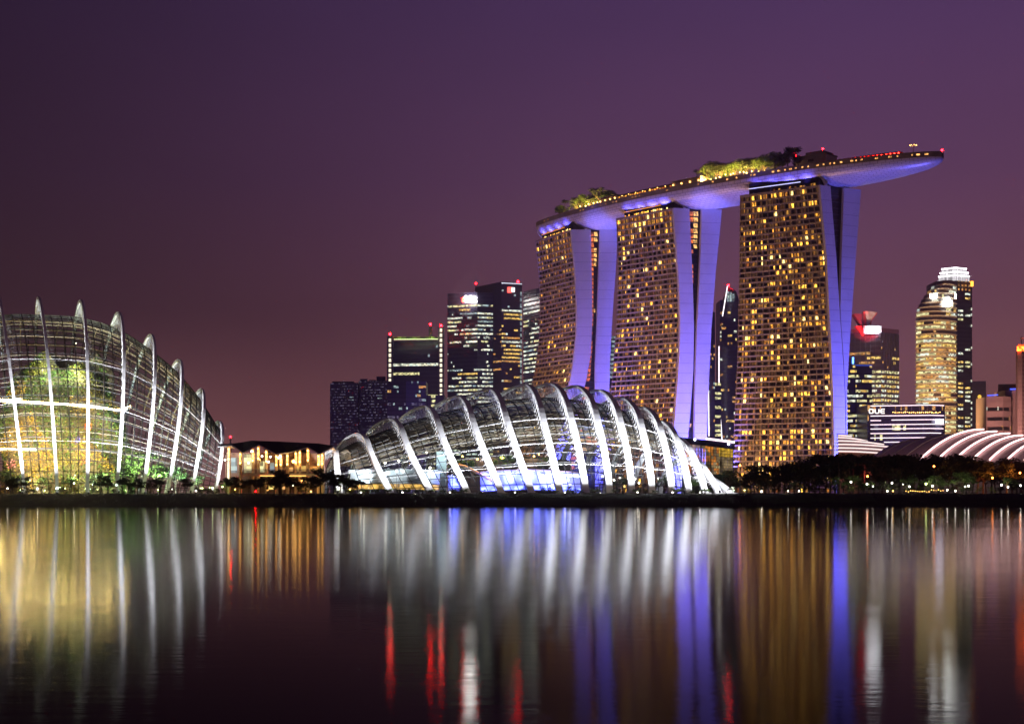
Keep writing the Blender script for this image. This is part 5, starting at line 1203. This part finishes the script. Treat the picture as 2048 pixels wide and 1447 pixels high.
MB().strip([p + V3(0, -.1, .06) for p in fr_], .2, .36).build('roof_edge', M_white, rs)
for px, Y in ((458, 477), (481, 476), (506, 482), (517, 480), (533, 484), (553, 477), (562, 482), (575, 475.5), (592, 483), (600, 481), (616, 478), (637, 476.5), (645, 477)):
    b = P(px, HY, Y); b[2] = GZ; t = P(px, interp(px, fe) + 1, Y); cl_ = MB().tube([b, t], [.5, .42], 8).build('column', pbr('column_cream', (.55, .45, .3), .6) if 'column_cream' not in MATS else MATS['column_cream'], rs)
    for hz in (.93, .72):
        MB().box(b + (t - b) * hz + V3(0, -.6, 0), .35, .3, .45).build('wall_lamp', E_lampw, cl_)
    point(rs, b + (t - b) * .85 + V3(0, -1.6, 0), 420, (1, .6, .2), .2)
sl_ = MB().hexa([P(480, 952, 477), P(650, 952, 477), P(650, 952, 492), P(480, 952, 492), P(480, 946, 477), P(650, 946, 477), P(650, 946, 492), P(480, 946, 492)]).build('terrace_slab', M_conc, rs)
MB().beam(P(520, 951, 476.6), P(612, 951, 476.6), .14, .2).build('slab_light', emit('slab_light', (1, .5, .12), 3), rs)
MB().quad(P(482, 946, 476.9), P(648, 946, 476.9), P(648, 938, 476.9), P(482, 938, 476.9)).build('balustrade_glass', M_glassd, rs)
for px in range(484, 650, 12): MB().beam(P(px, 946, 476.8), P(px, 937.5, 476.8), .06).build('balustrade_post', M_steel, rs)
MB().beam(P(482, 937.5, 476.8), P(648, 937.5, 476.8), .08).build('handrail', M_steel, rs)
MB().quad(P(450, 985, 492), P(650, 985, 492), P(650, 905, 492), P(450, 905, 492)).build('rear_wall', pbr('restaurant_wall', (.22, .13, .09), .7, .3, .4), rs)
it = []
for x0, x1, y0, y1, mt in ((488, 503, 908, 945, OFG), (540, 549, 925, 944, OFC), (520, 529, 922, 944, OFG), (576, 586, 932, 942, OFO), (594, 612, 931, 942, OFY), (620, 640, 932, 941, OFO), (462, 474, 915, 945, OFC), (560, 570, 960, 978, OFO), (600, 616, 958, 978, OFO), (530, 548, 962, 978, OFY)):
    it.append((MB().quad(P(x0, y1, 491.8), P(x1, y1, 491.8), P(x1, y0, 491.8), P(x0, y0, 491.8)), mt))
pieces(rs, 'lit_opening', it, 20, 1)
for px, py, Y in ((503, 902, 480), (516, 902, 480), (450, 919, 478), (524, 912, 482), (557, 915, 481), (560, 911, 481), (587, 922, 479), (586, 923, 478.5), (497, 925, 482), (537, 923, 482), (541, 913, 483)):
    MB().ball(P(px, py, Y), .26 if px != 587 else .5).build('pendant_lamp', E_lampw if px in (587, 586) else E_lamp, rs); MB().beam(P(px, py, Y), P(px, 893, Y), .03).build('pendant_cord', M_dark, rs)
for px, py, Y, pw in ((470, 915, 482, 1400), (520, 912, 483, 1500), (587, 920, 481, 2600), (630, 915, 482, 1500), (545, 965, 482, 900), (610, 965, 482, 900)): point(rs, P(px, py + 8, Y - 3), pw * 1.0, (1, .42, .1), .3, aim=(0, .55, 1))
tx = thing('radio_mast', 'thin far lattice mast with a red light between the tall dome and the pavilion', 'mast', P(461, 900, 1500)); tx.location.z = GZ
for dx in (-3, 3): MB().beam(V3(P(461, 0, 1500)[0] + dx, 1500, GZ), P(461, 874, 1500), .5).build('leg', M_dark, tx)
for py in (880, 886, 892): MB().beam(P(460, py, 1500) - V3(1, 0, 0), P(462, py, 1500) + V3(1, 0, 0), .4).build('brace', M_dark, tx)
MB().ball(P(461, 873, 1500), .9).build('beacon', E_red, tx)

# ================================================================== trees and lamps along the shore
def at_bank(px, Y): q = P(px, HY, Y); q[2] = bank_z(q[0], Y) - .05; return q
for i, px in enumerate([4, 22, 38, 52, 66, 118, 128, 190, 204, 216, 228, 246, 262, 275, 300, 318, 345, 372, 395, 414, 436]):
    s = rnd.uniform(.55, .95) if px in (22, 38, 52, 118, 204, 216) else rnd.uniform(.35, .7)
    plant('bush%d' % (i % 3) if s < .6 else 'tree%d' % (i % 4), at_bank(px, 464 + rnd.uniform(-3, 5)), s * 1.25 if s < .6 else s, 'shore_tree', 'dark low tree on the bank before the tall dome', 'tree', 'trees before the tall dome')
for i, px in enumerate([452, 468, 482, 497, 512, 520, 536, 548, 560, 563, 580, 596, 612, 628, 641, 655, 668, 680, 692, 704, 716]):
    s = rnd.uniform(.75, 1.05) * (1.35 if px in (560, 563, 641, 655, 668, 680) else 1)
    plant('tree%d' % (i % 4), at_bank(px, 466 + rnd.uniform(-4, 6)), s * .72, 'shore_tree', 'dark leafy tree on the bank before the restaurant pavilion', 'tree', 'trees before the pavilion')
plant('pinetree0', P(573, 893, 520) * V3(1, 1, 0) + UP * GZ, 2.15, 'spreading_tree', 'dark flat-topped tree rising behind the pavilion roof', 'tree', 'trees before the pavilion')
row = []
for i in range(64):
    px = 1452 + 620 * (i + rnd.uniform(-.3, .3)) / 63; Y = rnd.choice((505, 520, 540, 565)); top = interp(px, [(1452, 945), (1500, 932), (1560, 925), (1660, 912), (1700, 912), (1780, 914), (1830, 912), (1900, 911), (1930, 908), (1990, 918), (2060, 920)]) + rnd.uniform(-4, 9)
    if rnd.random() < .3: top += 18
    h = (HY - top) / F * Y + CH - GZ; k = 'tree%d' % (i % 4); q = P(px, HY, Y); q[2] = GZ; band = 'under the hotel tower' if px < 1690 else 'before the arched hall roof'
    plant(k, q, h / 7.0 * 1.02, 'park_tree', 'tall dark grove tree ' + band, 'tree', 'dark grove on the right shore', sz=h / 7.0)
for i, (px, top) in enumerate(((1678, 900), (1728, 908), (1660, 915), (1700, 920))):
    q = P(px, HY, 498); q[2] = GZ; h = (HY - top) / F * 498; plant('palm%d' % (i % 2), q, h / 10.2, 'palm_tree', 'tall dark palm at the foot of the near hotel tower', 'palm tree', 'palms in the grove')
for i, px in enumerate(np.linspace(1470, 2040, 30)):
    q = at_bank(px + rnd.uniform(-6, 6), 474 + rnd.uniform(-3, 8)); plant(rnd.choice(['bush0', 'bush1', 'bush2', 'litbush0']), q, rnd.uniform(.7, 1.3), 'shore_shrub', 'shrub on the shore before the dark grove', 'shrub', 'shrubs on the right shore')
for i, (px, s, k) in enumerate(((1672, 1.0, 'lit0'), (1706, 1.1, 'lit1'), (1738, .8, 'lit0'), (1822, 1.1, 'lit0'), (1868, 1.1, 'lit1'), (1884, .9, 'lit0'), (1924, 1.3, 'lit1'), (1938, 1.2, 'lit0'), (2016, 1.0, 'lit1'), (2030, .9, 'lit0'), (1850, .8, 'lit1'))):
    q = at_bank(px, 480); plant(k, q, s, 'lit_tree', 'small lamplit tree on the promenade of the right shore', 'tree', 'lamplit promenade trees')
lamps = [(1523, 986, 1), (1576, 991, 0), (1598, 989, 0), (1702, 964, 1), (1734, 968, 1), (1745, 972, 2), (1775, 982, 1), (1784, 966, 1), (1806, 968, 1), (1819, 973, 1), (1852, 968, 3), (1865, 972, 1), (1895, 986, 1), (1911, 987, 1), (1930, 973, 1), (1937, 972, 1), (2003, 970, 1), (2016, 974, 1), (2041, 971, 1), (1786, 996, 4)]
E_lg = emit('lamp_globe_green', (.8, 1, .35), 12)
for i, (px, py, k) in enumerate(lamps):
    Y = 473 + (i % 3) * 2.5; p = P(px, py, Y); b = at_bank(px, Y); root = thing('promenade_lamp', 'x', 'street lamp', b, 'promenade lamps of the right shore')
    if p[2] < b[2] + .6: p[2] = b[2] + .8
    MB().tube([b - UP * .2, p], [.09, .06], 6).build('post', M_dark, root); MB().lathe(p - UP * .3, [(.12, 0), (.2, .06), (.08, .12)], 8).build('collar', M_steel, root); MB().ball(p + UP * .1, (.2, .26, .36, .34, .2)[k]).build('globe', E_lg if k == 3 else E_lampw if k == 4 else E_lamp, root)
    if i % 2: point(root, p + V3(0, .3, .1), 900 if k != 3 else 1100, (1, .86, .55) if k != 3 else (.8, 1, .35), .2)
    ordered(root, 'white globe lamp along the promenade of the right shore')
rail = thing('promenade_railing', 'long thin railing along the promenade above the lawn', 'railing', at_bank(1720, 466.2))
for px in np.arange(1560, 1960, 8): b = at_bank(px, 466.4); MB().beam(b, b + UP * 1.1, .07).build('post', M_steel, rail)
for hz in (1.1, .6): MB().strip([at_bank(px, 466.4) + UP * hz for px in np.arange(1560, 1961, 16)], .06, .06).build('rail', M_steel, rail)
tbl = thing('terrace_lights', 'low line of small orange lights at the waterside terrace', 'light chain', at_bank(1840, 470))
for i, px in enumerate(np.linspace(1812, 1886, 17)): MB().ball(at_bank(px, 470) + UP * (.6 + .5 * rnd.random()), .1, 6).build('bulb', E_lampw, tbl)
MB().strip([at_bank(px, 470) + UP * .55 for px in np.linspace(1808, 1890, 12)], .1, .1).build('cable', M_dark, tbl)
for px, py, pw, col in ((2040, 945, 2200, (1, .2, .03)), (1985, 955, 700, (1, .22, .03)), (1868, 932, 500, (1, .25, .04)), (1735, 952, 220, (1, .1, .1)), (1480, 930, 300, (1, .3, .06))):
    p = P(px, py, 496); b = V3(p[0], p[1], GZ); root = thing('path_lamp', 'x', 'street lamp', b, 'orange lamps inside the grove')
    MB().tube([b - UP * .1, p], [.1, .07], 6).build('post', M_dark, root); MB().ball(p, .3).build('globe', emit('lamp_globe_orange', (1, .25, .04), 20) if 'lamp_globe_orange' not in MATS else MATS['lamp_globe_orange'], root); point(root, p + V3(0, .35, 0), pw * 5, col, .3)
    ordered(root, 'orange lamp glowing between the trees of the right grove')
for i, (px, py, col, pw) in enumerate(((15, 976, E_lamp, 300), (40, 979, E_lg, 350), (75, 976, E_lamp, 200), (130, 976, E_lg, 300), (148, 966, E_lamp, 150), (195, 978, E_lg, 200), (290, 972, E_lg, 300), (316, 979, E_lg, 400), (345, 978, E_lamp, 200), (392, 981, E_lamp, 200), (405, 976, E_lg, 450), (425, 975, E_lg, 400), (445, 973, E_lg, 500), (470, 978, E_lampw, 260), (512, 982, None, 120), (554, 963, E_lamp, 0), (535, 980, E_lampw, 250), (604, 961, E_lampw, 350), (586, 970, E_lamp, 0), (622, 982, E_lampw, 300), (677, 977, E_lg, 350), (700, 978, E_lampw, 260))):
    Y = 468 + (i % 4) * 1.5; p = P(px, py, Y); b = at_bank(px, Y); root = thing('bank_lamp', 'x', 'lamp', b, 'small lamps along the left bank')
    if p[2] < b[2] + .35: p[2] = b[2] + .45
    MB().tube([b - UP * .1, p], [.06, .05], 5).build('post', M_dark, root); MB().ball(p, .2).build('globe', col or E_red, root)
    if pw: point(root, p + V3(0, .6, .35), pw, (1, .05, .05) if col is None else (.75, 1, .3) if col is E_lg else (1, .5, .14) if col is E_lampw else (.95, .95, 1), .15)
    ordered(root, 'small bank lamp between the two domes' if px > 440 else 'small lamp on the bank before the tall dome')
for i, px in enumerate([405, 418, 432, 448, 466, 320, 300, 150, 676, 700, 612, 600]):
    q = at_bank(px, 470 + rnd.uniform(0, 4)); plant('litbush%d' % (i % 2), q, rnd.uniform(.7, 1.2), 'lit_shrub', 'bright lamplit shrub on the left bank', 'shrub', 'lamplit shrubs')

# fill lights added low down to lift the far blocks out of the dark
for i, (px, Y, tx_, ty, TY, pw, col) in enumerate(((2010, 1380, 2010, 830, 1520, 1.4e6, (1, .52, .45)), (1960, 1600, 1960, 800, 1800, 7e5, (.8, .5, .6)), (1745, 1560, 1745, 760, 1690, 3e5, (1, .6, .45)), (720, 1700, 720, 850, 2000, 5e5, (.55, .36, .9)), (830, 1400, 860, 800, 1700, 6e5, (.6, .42, .9)), (960, 1600, 970, 750, 1850, 8e5, (.6, .42, .8)))):
    flood(P(px, 984, Y), P(tx_, ty, TY), pw, col, 85, 3, label='added fill light behind the domes and hotel, washing ' + ('the stone block', 'the emblem slab', 'the horned tower', 'the housing slabs', 'the light-column tower', 'the twin towers')[i], group='added downtown fill lights', lens=E_dim[0], scale=3, blend=1)

# ================================================================== humid night air
hz_m = bpy.data.materials.new('humid_air'); hz_m.use_nodes = True; hz_m.node_tree.nodes.clear()
hz_o = hz_m.node_tree.nodes.new('ShaderNodeOutputMaterial'); hz_v = hz_m.node_tree.nodes.new('ShaderNodeVolumePrincipled')
hz_v.inputs['Color'].default_value = (.86, .84, .9, 1); hz_v.inputs['Density'].default_value = 0.00013; hz_v.inputs['Anisotropy'].default_value = 0.35
hz_m.node_tree.links.new(hz_v.outputs[0], hz_o.inputs['Volume'])
MB().hexa([(-4200, -450, -3), (4200, -450, -3), (4200, 5200, -3), (-4200, 5200, -3), (-4200, -450, 310), (4200, -450, 310), (4200, 5200, 310), (-4200, 5200, 310)]).build('haze', hz_m, label='humid night haze hanging over the bay and the city', cat='haze', kind='stuff')
cy.volume_bounces = 0
finish_labels()
